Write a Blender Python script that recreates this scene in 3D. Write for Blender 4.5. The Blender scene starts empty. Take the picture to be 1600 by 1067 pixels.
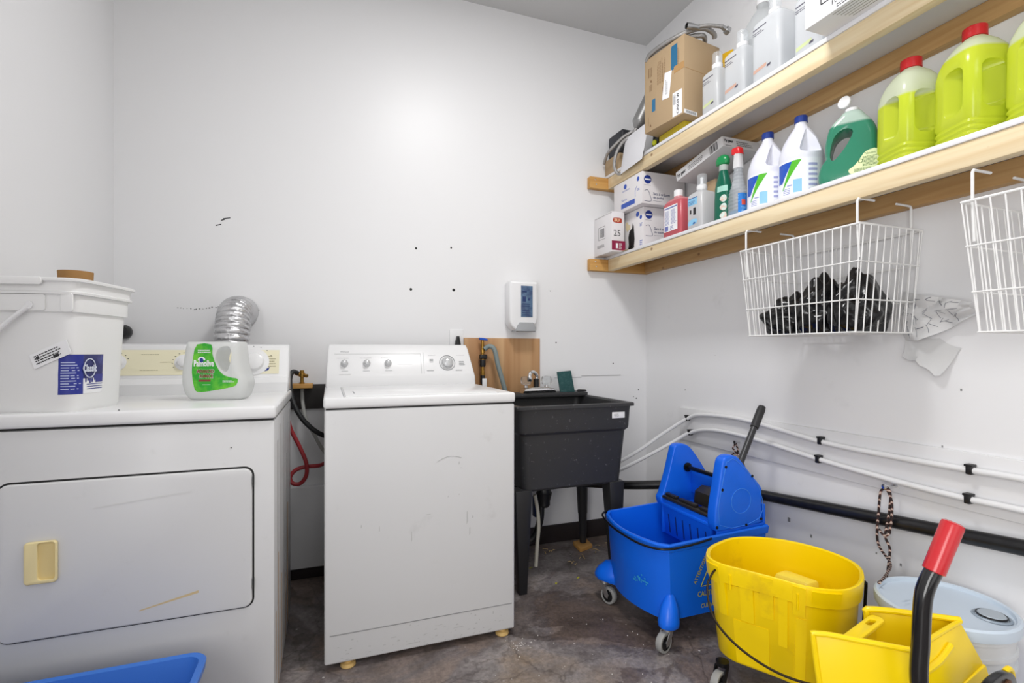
import bpy, bmesh, math, random
from mathutils import Vector, Matrix
random.seed(7)
sc = bpy.context.scene
C = sc.collection
PI = math.pi
# ------------------------------------------------------------------ camera
YAW = math.radians(20.11)
cd = bpy.data.cameras.new('camera'); cam = bpy.data.objects.new('camera', cd); C.objects.link(cam)
cam.location = (0, 0, 1.069)
cam.rotation_euler = (PI/2, 0, -YAW)
cd.sensor_width = 36; cd.lens = 36*779.5/1600; cd.shift_y = 0.0100; cd.clip_start = 0.02
sc.camera = cam
# ------------------------------------------------------------------ world + lights + exposure
w = bpy.data.worlds.new('world'); sc.world = w; w.use_nodes = True
w.node_tree.nodes['Background'].inputs[0].default_value = (1, 1, 1, 1)
w.node_tree.nodes['Background'].inputs[1].default_value = 0.25
def area(name, loc, size, power, rot=(0, 0, 0), col=(1, .994, .988), sy=None):
    l = bpy.data.lights.new(name, 'AREA'); l.energy = power; l.color = col; l.size = size
    if sy: l.shape = 'RECTANGLE'; l.size_y = sy
    o = bpy.data.objects.new(name, l); o.location = loc; o.rotation_euler = rot; C.objects.link(o); return o
area('ceiling_lamp', (.63, 1.21, 2.885), .34, 23)
area('rear_fill', (.45, -1.0, 2.885), .9, 13)  # unseen overhead fill, added to brighten the room from behind
area('camera_side_fill', (.4, -2.35, 1.25), 1.6, 12, rot=(PI/2, 0, 0), sy=2.0)  # fill added behind the camera, no known source there
area('side_fill', (-.90, -.75, 1.15), 1.1, 46, rot=(PI/2, 0, -PI/2), sy=1.9)  # added fill that lifts the right wall, set in a made-up opening
sc.view_settings.view_transform = 'Standard'; sc.view_settings.look = 'None'
sc.view_settings.gamma = 1; sc.view_settings.use_curve_mapping = False
sc.view_settings.exposure = 0.0
# ------------------------------------------------------------------ materials
def lin(c):
    return tuple(((v/12.92) if v <= .04045 else ((v+.055)/1.055)**2.4) for v in c)
def S(h):                                   # '#rrggbb' -> linear rgba
    h = h.lstrip('#'); return lin([int(h[i:i+2], 16)/255 for i in (0, 2, 4)]) + (1,)
MATS = {}
def mat(name, col, rough=.5, metal=0, spec=.5, transl=0, alpha=1, trans=0, ior=1.45, dirt=None, bump=None, coat=0, level=None, emit=None):
    """dirt=(colour, scale, lo, hi, amount); bump=(scale, strength); level=(z, colour above)"""
    if name in MATS: return MATS[name]
    m = bpy.data.materials.new(name); m.use_nodes = True; MATS[name] = m
    nt = m.node_tree; N = nt.nodes; Lk = nt.links
    b = N['Principled BSDF']; out = N['Material Output']
    if isinstance(col, str): col = S(col)
    b.inputs['Base Color'].default_value = col
    b.inputs['Roughness'].default_value = rough; b.inputs['Metallic'].default_value = metal
    b.inputs['Specular IOR Level'].default_value = spec; b.inputs['IOR'].default_value = ior
    b.inputs['Transmission Weight'].default_value = trans
    b.inputs['Coat Weight'].default_value = coat; b.inputs['Coat Roughness'].default_value = .15
    tc = N.new('ShaderNodeTexCoord')
    csock = None
    if level:
        sp = N.new('ShaderNodeSeparateXYZ'); Lk.new(tc.outputs['Object'], sp.inputs[0])
        gt = N.new('ShaderNodeMapRange'); gt.inputs[1].default_value = level[0]-.004; gt.inputs[2].default_value = level[0]+.004
        Lk.new(sp.outputs['Z'], gt.inputs[0])
        mx = N.new('ShaderNodeMix'); mx.data_type = 'RGBA'; Lk.new(gt.outputs[0], mx.inputs['Factor'])
        mx.inputs['A'].default_value = col; mx.inputs['B'].default_value = S(level[1]); csock = mx.outputs['Result']
    if dirt:
        dc, scl, lo, hi, amt = dirt
        no = N.new('ShaderNodeTexNoise'); no.inputs['Scale'].default_value = scl; no.inputs['Detail'].default_value = 8
        no.inputs['Roughness'].default_value = .65
        Lk.new(tc.outputs['Object'], no.inputs['Vector'])
        mr = N.new('ShaderNodeMapRange'); mr.inputs[1].default_value = lo; mr.inputs[2].default_value = hi; mr.inputs[4].default_value = amt
        Lk.new(no.outputs[0], mr.inputs[0])
        mx = N.new('ShaderNodeMix'); mx.data_type = 'RGBA'; Lk.new(mr.outputs[0], mx.inputs['Factor'])
        if csock: Lk.new(csock, mx.inputs['A'])
        else: mx.inputs['A'].default_value = col
        mx.inputs['B'].default_value = S(dc) if isinstance(dc, str) else dc; csock = mx.outputs['Result']
    if csock: Lk.new(csock, b.inputs['Base Color'])
    if bump:
        no = N.new('ShaderNodeTexNoise'); no.inputs['Scale'].default_value = bump[0]; no.inputs['Detail'].default_value = 4
        Lk.new(tc.outputs['Object'], no.inputs['Vector'])
        bp = N.new('ShaderNodeBump'); bp.inputs['Strength'].default_value = bump[1]; bp.inputs['Distance'].default_value = .004
        Lk.new(no.outputs[0], bp.inputs['Height']); Lk.new(bp.outputs[0], b.inputs['Normal'])
    last = b.outputs[0]
    if transl:
        t = N.new('ShaderNodeBsdfTranslucent'); t.inputs[0].default_value = col
        if csock: Lk.new(csock, t.inputs[0])
        ms = N.new('ShaderNodeMixShader'); ms.inputs[0].default_value = transl
        Lk.new(last, ms.inputs[1]); Lk.new(t.outputs[0], ms.inputs[2]); last = ms.outputs[0]
    if alpha < 1:
        t = N.new('ShaderNodeBsdfTransparent'); t.inputs[0].default_value = (.97, .98, .99, 1)
        ms = N.new('ShaderNodeMixShader'); ms.inputs[0].default_value = alpha
        Lk.new(t.outputs[0], ms.inputs[1]); Lk.new(last, ms.inputs[2]); last = ms.outputs[0]
    Lk.new(last, out.inputs[0])
    return m
def wood(name, c1, c2, axis, knots=True, rough=.6, sc_=1.0):
    if name in MATS: return MATS[name]
    m = bpy.data.materials.new(name); m.use_nodes = True; MATS[name] = m
    nt = m.node_tree; N = nt.nodes; Lk = nt.links; b = N['Principled BSDF']
    tc = N.new('ShaderNodeTexCoord'); mp = N.new('ShaderNodeMapping')
    s = [38*sc_]*3; s[axis] = 1.6*sc_; mp.inputs['Scale'].default_value = s
    Lk.new(tc.outputs['Object'], mp.inputs[0])
    no = N.new('ShaderNodeTexNoise'); no.inputs['Scale'].default_value = 1.0; no.inputs['Detail'].default_value = 5; no.inputs['Distortion'].default_value = .8
    Lk.new(mp.outputs[0], no.inputs[0])
    cr = N.new('ShaderNodeValToRGB'); cr.color_ramp.elements[0].position = .32; cr.color_ramp.elements[1].position = .68
    cr.color_ramp.elements[0].color = S(c2); cr.color_ramp.elements[1].color = S(c1); Lk.new(no.outputs[0], cr.inputs[0])
    src = cr.outputs[0]
    if knots:
        mp2 = N.new('ShaderNodeMapping'); s2 = [11.]*3; s2[axis] = 8.5; mp2.inputs['Scale'].default_value = s2; mp2.inputs['Location'].default_value = (.37, .21, .13)
        Lk.new(tc.outputs['Object'], mp2.inputs[0])
        vo = N.new('ShaderNodeTexVoronoi'); vo.inputs['Scale'].default_value = 1; Lk.new(mp2.outputs[0], vo.inputs[0])
        mr = N.new('ShaderNodeMapRange'); mr.inputs[1].default_value = .05; mr.inputs[2].default_value = .10; mr.inputs[3].default_value = .8; mr.inputs[4].default_value = 0
        Lk.new(vo.outputs['Distance'], mr.inputs[0])
        mx = N.new('ShaderNodeMix'); mx.data_type = 'RGBA'; Lk.new(mr.outputs[0], mx.inputs['Factor']); Lk.new(src, mx.inputs['A'])
        mx.inputs['B'].default_value = S('#7a5330'); src = mx.outputs['Result']
    Lk.new(src, b.inputs['Base Color']); b.inputs['Roughness'].default_value = rough
    return m
# ------------------------------------------------------------------ mesh builder
TXT = {}
def text_geo(s, bold=0.0):
    k = (s, bold)
    if k in TXT: return TXT[k]
    cu = bpy.data.curves.new('t', 'FONT'); cu.body = s; cu.size = 1; cu.resolution_u = 2; cu.offset = bold
    o = bpy.data.objects.new('t', cu); C.objects.link(o)
    dg = bpy.context.evaluated_depsgraph_get(); dg.update()
    me = bpy.data.meshes.new_from_object(o.evaluated_get(dg))
    vs = [v.co.copy() for v in me.vertices]; fs = [list(p.vertices) for p in me.polygons]
    bpy.data.objects.remove(o); bpy.data.meshes.remove(me); bpy.data.curves.remove(cu)
    if not vs: TXT[k] = ([], [], 1, 1); return TXT[k]
    x0 = min(v.x for v in vs); x1 = max(v.x for v in vs); y0 = min(v.y for v in vs); y1 = max(v.y for v in vs)
    vs = [Vector(((v.x-x0)/(x1-x0), (v.y-y0)/(y1-y0), 0)) for v in vs]
    TXT[k] = (vs, fs, x1-x0, y1-y0); return TXT[k]
def smooth_path(pts, n=6, closed=False):
    P = [Vector(p) for p in pts]; out = []; L = len(P)
    rng = range(L if closed else L-1)
    for i in rng:
        g = lambda j: P[j % L] if closed else P[max(0, min(L-1, j))]
        p0, p1, p2, p3 = g(i-1), g(i), g(i+1), g(i+2)
        for k in range(n):
            t = k/n
            out.append(.5*((2*p1)+(-p0+p2)*t+(2*p0-5*p1+4*p2-p3)*t*t+(-p0+3*p1-3*p2+p3)*t**3))
    if not closed: out.append(P[-1].copy())
    return out
class MB:
    def __init__(s): s.v = []; s.f = []; s.T = Matrix.Identity(4)
    def add(s, vs, fs):
        o = len(s.v); s.v += [s.T @ Vector(v) for v in vs]; s.f += [[i+o for i in f] for f in fs]; return s
    def bm(s, b):
        b.verts.index_update(); s.add([v.co for v in b.verts], [[v.index for v in f.verts] for f in b.faces]); b.free(); return s
    def box(s, lo, hi, bev=0, seg=2):
        b = bmesh.new(); bmesh.ops.create_cube(b, size=1)
        for v in b.verts: v.co = Vector([lo[i]+(v.co[i]+.5)*(hi[i]-lo[i]) for i in range(3)])
        if bev: bmesh.ops.bevel(b, geom=list(b.edges), offset=bev, segments=seg, affect='EDGES', profile=.5)
        return s.bm(b)
    def hexa(s, bot, top, bev=0):               # four bottom and four top corners, any shape
        b = bmesh.new(); V = [b.verts.new(p) for p in list(bot)+list(top)]
        for f in [(3, 2, 1, 0), (4, 5, 6, 7), (0, 1, 5, 4), (1, 2, 6, 5), (2, 3, 7, 6), (3, 0, 4, 7)]: b.faces.new([V[i] for i in f])
        bmesh.ops.recalc_face_normals(b, faces=b.faces)
        if bev: bmesh.ops.bevel(b, geom=list(b.edges), offset=bev, segments=2, affect='EDGES', profile=.5)
        return s.bm(b)
    def loft(s, rings, cap=(1, 1), closed=True):
        n = len(rings[0]); vs = [p for r in rings for p in r]; fs = []
        for i in range(len(rings)-1):
            for j in range(n if closed else n-1):
                k = (j+1) % n; fs.append([i*n+j, i*n+k, (i+1)*n+k, (i+1)*n+j])
        if cap[0]: fs.append(list(range(n))[::-1])
        if cap[1]: fs.append([(len(rings)-1)*n+j for j in range(n)])
        return s.add(vs, fs)
    def lathe(s, prof, c=(0, 0, 0), axis=(0, 0, 1), n=28, cap=(1, 1)):
        q = Vector((0, 0, 1)).rotation_difference(Vector(axis).normalized()); c = Vector(c)
        return s.loft([[c+q @ Vector((r*math.cos(2*PI*j/n), r*math.sin(2*PI*j/n), z)) for j in range(n)] for r, z in prof], cap)
    def cyl(s, a, b, r, n=20, r2=None):
        a = Vector(a); b = Vector(b); d = b-a
        return s.lathe([(r, 0), (r if r2 is None else r2, d.length)], a, d, n)
    def tube(s, pts, r, n=10, sm=6, closed=False, cap=True):
        P = smooth_path(pts, sm, closed) if sm else [Vector(p) for p in pts]
        L = len(P); rings = []; up = None
        for i, p in enumerate(P):
            if closed: t = (P[(i+1) % L]-P[i-1]).normalized()
            else: t = (P[min(L-1, i+1)]-P[max(0, i-1)]).normalized()
            if up is None:
                nn_ = Vector((0, 0, 0))
                for k in range(1, L-1): nn_ += (P[k]-P[k-1]).cross(P[k+1]-P[k])
                up = nn_.normalized() if nn_.length > 1e-9 else (Vector((0, 0, 1)) if abs(t.z) < .9 else Vector((1, 0, 0)))
                if abs(up.dot(t)) > .8: up = Vector((0, 0, 1)) if abs(t.z) < .7 else Vector((1, 0, 0))
                up = (up-t*up.dot(t)).normalized()
            else:
                up = up-t*up.dot(t); up.normalize()
            sd = t.cross(up); rr = r(i/(L-1)) if callable(r) else r
            rings.append([p+up*math.cos(2*PI*j/n)*rr+sd*math.sin(2*PI*j/n)*rr for j in range(n)])
        if closed: rings.append(rings[0]); return s.loft(rings, (0, 0))
        return s.loft(rings, (cap, cap))
    def prism(s, outline, o, u, v, w, depth, rnd=0, seg=3):   # 2D outline in (u,v) pushed along w; rounded edges
        o, u, v, w = map(Vector, (o, u, v, w)); cx = sum(p[0] for p in outline)/len(outline); cy = sum(p[1] for p in outline)/len(outline)
        RM = sum(math.hypot(p[0]-cx, p[1]-cy) for p in outline)/len(outline)
        def ring(off, t):
            R = []; n = len(outline)
            for i, p in enumerate(outline):
                a = Vector(outline[i-1]); b_ = Vector(outline[(i+1) % n]); d = (b_-a)
                nn = Vector((d.y, -d.x)).normalized() if d.length > 0 else Vector((0, 0))
                if nn.dot(Vector((p[0]-cx, p[1]-cy))) < 0 and False: nn = -nn
                q = Vector(p)-nn*off*sgn
                if rnd > .0075 and len(outline) > 12: q = Vector((cx, cy))+(Vector(p)-Vector((cx, cy)))*(1-off/RM)
                R.append(o+u*q.x+v*q.y+w*t)
            return R
        A = sum(outline[i-1][0]*outline[i][1]-outline[i][0]*outline[i-1][1] for i in range(len(outline))); sgn = 1 if A > 0 else -1
        if rnd:
            rs = []
            for k in range(seg+1):
                a = PI/2*k/seg; rs.append(ring(rnd*(1-math.sin(a)), rnd*(1-math.cos(a))))
            for k in range(seg+1):
                a = PI/2*(1-k/seg); rs.append(ring(rnd*(1-math.sin(a)), depth-rnd*(1-math.cos(a))))
        else: rs = [ring(0, 0), ring(0, depth)]
        return s.loft(rs)
    def text(s, t, o, r, u, w=None, h=.01, bold=0.0, cx=False):   # o = lower left corner, raised .2 mm off its face
        vs, fs, tw, th = text_geo(t, bold)
        r = Vector(r).normalized(); u = Vector(u).normalized(); nrm = r.cross(u)
        if w is None: w = h*tw/th
        o = Vector(o)
        if cx: o = o-r*w/2
        return s.add([o+r*p.x*w+u*p.y*h+nrm*.0004 for p in vs], fs)
    def fine(s, o, r, u, w, h, rows, fill=.75):                   # rows of unreadably small print
        r = Vector(r).normalized(); u = Vector(u).normalized(); nn = r.cross(u)*.0004; o = Vector(o); rh = h/rows
        for k in range(rows):
            x = 0; L = w*random.uniform(.7, 1)
            while x < L:
                wl = w*random.uniform(.04, .13); wl = min(wl, L-x)
                a = o+r*x+u*(k*rh)+nn; s.add([a, a+r*wl, a+r*wl+u*rh*.42, a+u*rh*.42], [[0, 1, 2, 3]]); x += wl+w*.022
        return s
    def quad(s, o, r, u, w, h, lift=.0002, th=0):
        r = Vector(r).normalized(); u = Vector(u).normalized(); nn = r.cross(u)*lift; o = Vector(o)+nn
        return s.add([o, o+r*w, o+r*w+u*h, o+u*h], [[0, 1, 2, 3]])
    def poly(s, pts, o, r, u, lift=.0002):
        r = Vector(r).normalized(); u = Vector(u).normalized(); nn = r.cross(u)*lift; o = Vector(o)+nn
        return s.add([o+r*p[0]+u*p[1] for p in pts], [list(range(len(pts)))])
    def build(s, name, m, parent=None, sharp=35, cut=None, world=None, sub=0, solid=0):
        off = OFF.get(parent, Vector((0, 0, 0))) if parent else Vector((0, 0, 0))
        if world is False: off = Vector((0, 0, 0))
        me = bpy.data.meshes.new(name)
        me.from_pydata([v-off for v in s.v], [], s.f); me.validate()
        b = bmesh.new(); b.from_mesh(me)
        bmesh.ops.remove_doubles(b, verts=b.verts, dist=1e-6)
        if any(len(f.verts) for f in b.faces) and not getattr(s, 'flat', False): bmesh.ops.recalc_face_normals(b, faces=b.faces)
        b.to_mesh(me); b.free()
        o = bpy.data.objects.new(name, me); C.objects.link(o)
        if cut or sub or solid:
            cs = []
            if solid:
                md = o.modifiers.new('so', 'SOLIDIFY'); md.thickness = solid; md.offset = 0
            for cb in (cut or []):
                cm = bpy.data.meshes.new('c'); cm.from_pydata([v-off for v in cb.v], [], cb.f)
                b = bmesh.new(); b.from_mesh(cm); bmesh.ops.recalc_face_normals(b, faces=b.faces); b.to_mesh(cm); b.free()
                co = bpy.data.objects.new('c', cm); C.objects.link(co); cs.append(co)
                md = o.modifiers.new('b', 'BOOLEAN'); md.object = co; md.operation = 'DIFFERENCE'; md.solver = 'EXACT'; md.use_self = True
            if cut:
                md = o.modifiers.new('bv', 'BEVEL'); md.width = .002; md.segments = 2; md.limit_method = 'ANGLE'; md.angle_limit = math.radians(50)
            if sub:
                md = o.modifiers.new('ss', 'SUBSURF'); md.levels = sub; md.render_levels = sub
            dg = bpy.context.evaluated_depsgraph_get(); dg.update()
            nm = bpy.data.meshes.new_from_object(o.evaluated_get(dg)); o.modifiers.clear(); o.data = nm; nm.name = name
            bpy.data.meshes.remove(me); me = nm
            for co in cs: bpy.data.objects.remove(co)
        me.materials.clear(); me.materials.append(m)
        for p in me.polygons: p.use_smooth = True
        me.set_sharp_from_angle(angle=math.radians(sharp))
        if parent: o.parent = parent; OFF[o] = off
        return o
OFF = {}
def thing(name, label, cat, loc=(0, 0, 0), group=None, rotz=0, local=False, rot=None):
    o = bpy.data.objects.new(name, None); C.objects.link(o); o.location = loc; o.empty_display_size = .05
    o.rotation_euler = rot or (0, 0, rotz); o['label'] = label; o['category'] = cat
    if group: o['group'] = group
    OFF[o] = Vector((0, 0, 0)) if (local or rotz or rot) else Vector(loc)
    return o
def tag(o, label, cat, group=None):
    o['label'] = label; o['category'] = cat
    if group: o['group'] = group
    return o
def struct(o): o['kind'] = 'structure'; return o
def dup(root, loc, label, rotz=None, group=None, name=None):
    def cp(o, par):
        c = o.copy(); C.objects.link(c)
        if par: c.parent = par
        for ch in list(o.children): cp(ch, c)
        return c
    r = cp(root, None); r.location = loc; r['label'] = label
    if rotz is not None: r.rotation_euler = (0, 0, rotz)
    if group: r['group'] = group
    return r
X, Y, Z = Vector((1, 0, 0)), Vector((0, 1, 0)), Vector((0, 0, 1))
WEST = (-Y, Z)          # a face that looks towards -x: its right is -y
SOUTH = (X, Z)          # a face that looks towards -y
def sell(z, hx, hy, n=4, cx=0, cy=0, N=40):
    R = []
    for j in range(N):
        a = 2*PI*j/N; c, s_ = math.cos(a), math.sin(a)
        R.append(Vector((cx+hx*abs(c)**(2/n)*(1 if c >= 0 else -1), cy+hy*abs(s_)**(2/n)*(1 if s_ >= 0 else -1), z)))
    return R
def interp(tab, z):
    for a, b in zip(tab, tab[1:]):
        if z <= b[0]:
            t = (z-a[0])/max(1e-9, b[0]-a[0]); return [p+(q-p)*t for p, q in zip(a, b)]
    return list(tab[-1])
def wrap(mb, tab, a0, a1, z0, z1, off=.0006, nz=6, na=14):        # a patch that hugs a sell-loft; tab rows (z,hx,hy,n); a0/a1 may be functions of t
    rows = []
    for i in range(nz+1):
        t = i/nz; z = z0+(z1-z0)*t; _, hx, hy, n = interp(tab, z)
        b0 = a0(t) if callable(a0) else a0; b1 = a1(t) if callable(a1) else a1
        row = []
        for j in range(na+1):
            a = math.radians(b0+(b1-b0)*j/na); c, s_ = math.cos(a), math.sin(a)
            p = Vector(((hx+off)*abs(c)**(2/n)*(1 if c >= 0 else -1), (hy+off)*abs(s_)**(2/n)*(1 if s_ >= 0 else -1), z)); row.append(p)
        rows.append(row)
    mb.loft(rows, (0, 0), closed=False)
    return mb
# common materials
WALLP = mat('wall_paint', (.82, .82, .83, 1), .40, spec=.5, bump=(3.5, .02))
WALLR = mat('wall_paint_side', (.83, .83, .84, 1), .42, spec=.4, bump=(6, .03), dirt=('#b9b9b9', 5, .62, .8, .3))
CEIL = mat('ceiling_paint', (.64, .64, .64, 1), .9)
WHT = mat('enamel_shaded', (.66, .66, .665, 1), .28, dirt=('#9c9a97', 9, .62, .86, .35), bump=(4, .01))  # cabinets and doors: shade on the shared enamel put into its colour
WHT2 = mat('enamel_lit', (.80, .80, .805, 1), .25)  # tops and consoles: same enamel, coloured lighter for the light they catch
WPL = mat('white_plastic', (.82, .82, .83, 1), .35)
GREYL = mat('light_grey_print', '#8f9194', .6)
DARK = mat('dark_gap', '#1c1c1c', .6)
BLKP = mat('black_plastic', '#1b1b1d', .38)
BLKM = mat('black_metal', '#141416', .3, metal=.4)
CHR = mat('chrome', (.75, .75, .76, 1), .14, metal=1)
STEEL = mat('steel', (.5, .5, .5, 1), .35, metal=1)
BRASS = mat('brass', '#a8813d', .35, metal=.9)
INK = mat('black_ink', '#2b2b2e', .6)
NAVY = mat('navy_ink', '#23398c', .5)
REDI = mat('red_ink', '#b8303a', .5)
PAPER = mat('label_paper', '#f0f0f2', .6)
# ------------------------------------------------------------------ the room
XW, YW, XL, ZC, YR = 1.8, 2.555, -.854, 2.919, -2.5
def floor_mat():
    m = bpy.data.materials.new('floor_concrete'); m.use_nodes = True; nt = m.node_tree; N = nt.nodes; Lk = nt.links; b = N['Principled BSDF']
    tc = N.new('ShaderNodeTexCoord')
    def noise(s, d=8, r=.6, dist=0):
        n = N.new('ShaderNodeTexNoise'); n.inputs['Scale'].default_value = s; n.inputs['Detail'].default_value = d; n.inputs['Roughness'].default_value = r; n.inputs['Distortion'].default_value = dist
        Lk.new(tc.outputs['Object'], n.inputs['Vector']); return n
    def ramp(src, stops):
        r = N.new('ShaderNodeValToRGB'); e = r.color_ramp.elements
        while len(e) > 1: e.remove(e[0])
        e[0].position = stops[0][0]; e[0].color = stops[0][1]
        for p, c in stops[1:]: k = e.new(p); k.color = c
        Lk.new(src, r.inputs[0]); return r
    r1 = ramp(noise(2.1, 9, .62, .7).outputs[0], [(.3, S('#655953')), (.44, S('#84766e')), (.5, S('#746c6b')), (.56, S('#908987')), (.7, S('#998776'))])
    r2 = ramp(noise(60, 6, .7).outputs[0], [(.35, (.62, .62, .62, 1)), (.65, (1.18, 1.18, 1.18, 1))])
    mx = N.new('ShaderNodeMix'); mx.data_type = 'RGBA'; mx.blend_type = 'MULTIPLY'; mx.inputs['Factor'].default_value = .8
    Lk.new(r1.outputs[0], mx.inputs['A']); Lk.new(r2.outputs[0], mx.inputs['B'])
    n5 = noise(7.5, 8, .7, .4); r5 = ramp(n5.outputs[0], [(.36, (.66, .64, .62, 1)), (.5, (1, 1, 1, 1)), (.66, (1.22, 1.2, 1.2, 1))])
    m5 = N.new('ShaderNodeMix'); m5.data_type = 'RGBA'; m5.blend_type = 'MULTIPLY'; m5.inputs['Factor'].default_value = .85
    Lk.new(mx.outputs['Result'], m5.inputs['A']); Lk.new(r5.outputs[0], m5.inputs['B']); mx = m5
    # fine dark cracks
    dn = noise(2.2, 5); ad = N.new('ShaderNodeVectorMath'); ad.operation = 'MULTIPLY_ADD'; ad.inputs[1].default_value = (.35, .35, .35)
    Lk.new(dn.outputs['Color'], ad.inputs[0]); Lk.new(tc.outputs['Object'], ad.inputs[2])
    vc = N.new('ShaderNodeTexVoronoi'); vc.feature = 'DISTANCE_TO_EDGE'; vc.inputs['Scale'].default_value = 2.3; Lk.new(ad.outputs[0], vc.inputs['Vector'])
    rc = ramp(vc.outputs['Distance'], [(.003, (.35, .33, .32, 1)), (.010, (1, 1, 1, 1))])
    m6 = N.new('ShaderNodeMix'); m6.data_type = 'RGBA'; m6.blend_type = 'MULTIPLY'; m6.inputs['Factor'].default_value = .5
    Lk.new(mx.outputs['Result'], m6.inputs['A']); Lk.new(rc.outputs[0], m6.inputs['B']); mx = m6
    # darker damp stains with sharp borders
    r3 = ramp(noise(1.7, 10, .55, 1.1).outputs[0], [(.565, (0, 0, 0, 1)), (.575, (1, 1, 1, 1)), (.66, (1, 1, 1, 1)), (.67, (0, 0, 0, 1))])
    m3 = N.new('ShaderNodeMix'); m3.data_type = 'RGBA'; m3.blend_type = 'MULTIPLY'
    sc3 = N.new('ShaderNodeMath'); sc3.operation = 'MULTIPLY'; sc3.inputs[1].default_value = .5; Lk.new(r3.outputs[0], sc3.inputs[0]); Lk.new(sc3.outputs[0], m3.inputs['Factor'])
    Lk.new(mx.outputs['Result'], m3.inputs['A']); m3.inputs['B'].default_value = S('#8d7a6e')
    # paint specks
    vo = N.new('ShaderNodeTexVoronoi'); vo.inputs['Scale'].default_value = 22; Lk.new(tc.outputs['Object'], vo.inputs['Vector'])
    gate = ramp(noise(4.5, 3).outputs[0], [(.5, (0, 0, 0, 1)), (.62, (1, 1, 1, 1))])
    sp = ramp(vo.outputs['Distance'], [(.07, (1, 1, 1, 1)), (.10, (0, 0, 0, 1))])
    mm = N.new('ShaderNodeMath'); mm.operation = 'MULTIPLY'; Lk.new(gate.outputs[0], mm.inputs[0]); Lk.new(sp.outputs[0], mm.inputs[1])
    m4 = N.new('ShaderNodeMix'); m4.data_type = 'RGBA'; Lk.new(mm.outputs[0], m4.inputs['Factor']); Lk.new(m3.outputs['Result'], m4.inputs['A']); m4.inputs['B'].default_value = S('#c9c4c0')
    Lk.new(m4.outputs['Result'], b.inputs['Base Color'])
    b.inputs['Roughness'].default_value = .42
    bp = N.new('ShaderNodeBump'); bp.inputs['Strength'].default_value = .25; bp.inputs['Distance'].default_value = .004
    Lk.new(noise(28, 6).outputs[0], bp.inputs['Height']); Lk.new(bp.outputs[0], b.inputs['Normal'])
    return m
FLM = floor_mat()
struct(MB().box((XL-.1, YR-.1, -.08), (XW+.1, YW+.1, 0)).build('floor', FLM))
struct(MB().box((XL-.1, YR-.1, ZC), (XW+.1, YW+.1, ZC+.08)).build('ceiling', CEIL))
wb = struct(MB().box((XL-.1, YW, 0), (XW+.1, YW+.1, ZC)).build('wall_back', WALLP))
wr = struct(MB().box((XW, YR-.1, 0), (XW+.1, YW, ZC)).build('wall_right', WALLR))
m = MB(); m.box((XL-.1, -.15, 0), (XL, YW, ZC)); m.box((XL-.1, YR-.1, 0), (XL, -1.35, ZC)); m.box((XL-.1, -1.35, 2.12), (XL, -.15, ZC))  # unseen opening behind the camera, added for the side fill
struct(m.build('wall_left', WALLP))
m = MB(); m.box((XL, YR-.1, 0), (-.45, YR, ZC)); m.box((1.25, YR-.1, 0), (XW, YR, ZC)); m.box((-.45, YR-.1, 2.15), (1.25, YR, ZC))
struct(m.build('wall_front', WALLP))
struct(MB().box((XL, YW-.012, 0), (XW, YW, .098), .002).build('baseboard_back', mat('baseboard_vinyl', '#2c2626', .45)))
# conduit backing board fixed along the right wall
struct(MB().box((XW-.012, -1.5, .595), (XW, 2.235, .769), .003).build('trim_1', mat('board_paint', (.80, .80, .81, 1), .4, dirt=('#8f8f8f', 40, .68, .8, .5))))
# boxed-in ledge and dark shadow-gap strip on the back wall behind the gap between the machines
struct(MB().box((-.72, YW-.03, .055), (.66, YW, .435), .004).build('trim_2', WALLP))
struct(MB().box((-.72, YW-.02, .80), (.66, YW, .915), .002).build('shadow_gap_strip', mat('shadow_gap_dark', '#33302f', .6)))  # strip standing in for a shadow gap, shade put into its colour
m = MB()
for x, z, r in [(.415, 1.596, .006), (.389, 1.386, .007), (.611, 1.392, .008), (.597, 1.612, .005), (1.165, 1.41, .003), (1.2, 1.12, .004), (1.57, 1.0, .004), (1.73, .79, .004), (1.745, .84, .004), (1.71, .8, .003)]:
    m.lathe([(r, 0), (r*.8, -.0008)], (x, YW, z), (0, 1, 0), 10)
m.build('nail_hole', DARK, wb)
m = MB()
for x, z, w_ in [(-.478, 1.632, .022), (-.45, 1.664, .03), (-.458, 1.656, .018)]:
    m.add([(x, YW-.0005, z), (x+w_, YW-.0005, z+.008), (x+w_, YW-.0005, z+.012), (x, YW-.0005, z+.005)], [[0, 1, 2, 3]])
for i in range(15):
    x = -.625+i*.012+random.uniform(-.003, .003); z = 1.262-.006*math.sin(i/3)+random.uniform(-.002, .002)
    m.box((x, YW-.0006, z), (x+random.uniform(.002, .007), YW, z+random.uniform(.002, .005)))
for i in range(3): m.box((-.33+i*.012, YW-.0006, 1.259), (-.326+i*.012, YW, 1.262))
m.build('scuff_mark', DARK, wb)
m = MB(); m.box((1.36, YW-.003, .93), (1.62, YW, .9325)); m.box((1.19, YW-.002, .922), (1.36, YW, .924)); m.build('panel_seam', mat('seam', '#a7a7a7', .7), wb)
m = MB()
for y, z, a in [(1.45, .33, .02), (1.55, .36, .03), (1.2, .36, .012), (1.12, .35, .015), (1.05, .33, .012), (1.36, .71, .01), (1.0, .77, .01), (1.3, 1.45, .004), (.95, .95, .012), (1.7, .7, .006), (2.2, .86, .012), (1.98, 1.05, .004)]:
    m.box((XW-.0008, y, z), (XW, y+a*.4, z+a*.6))
m.build('scuff_mark', mat('scuff_grey', '#8b8b8b', .7), wr)

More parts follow.
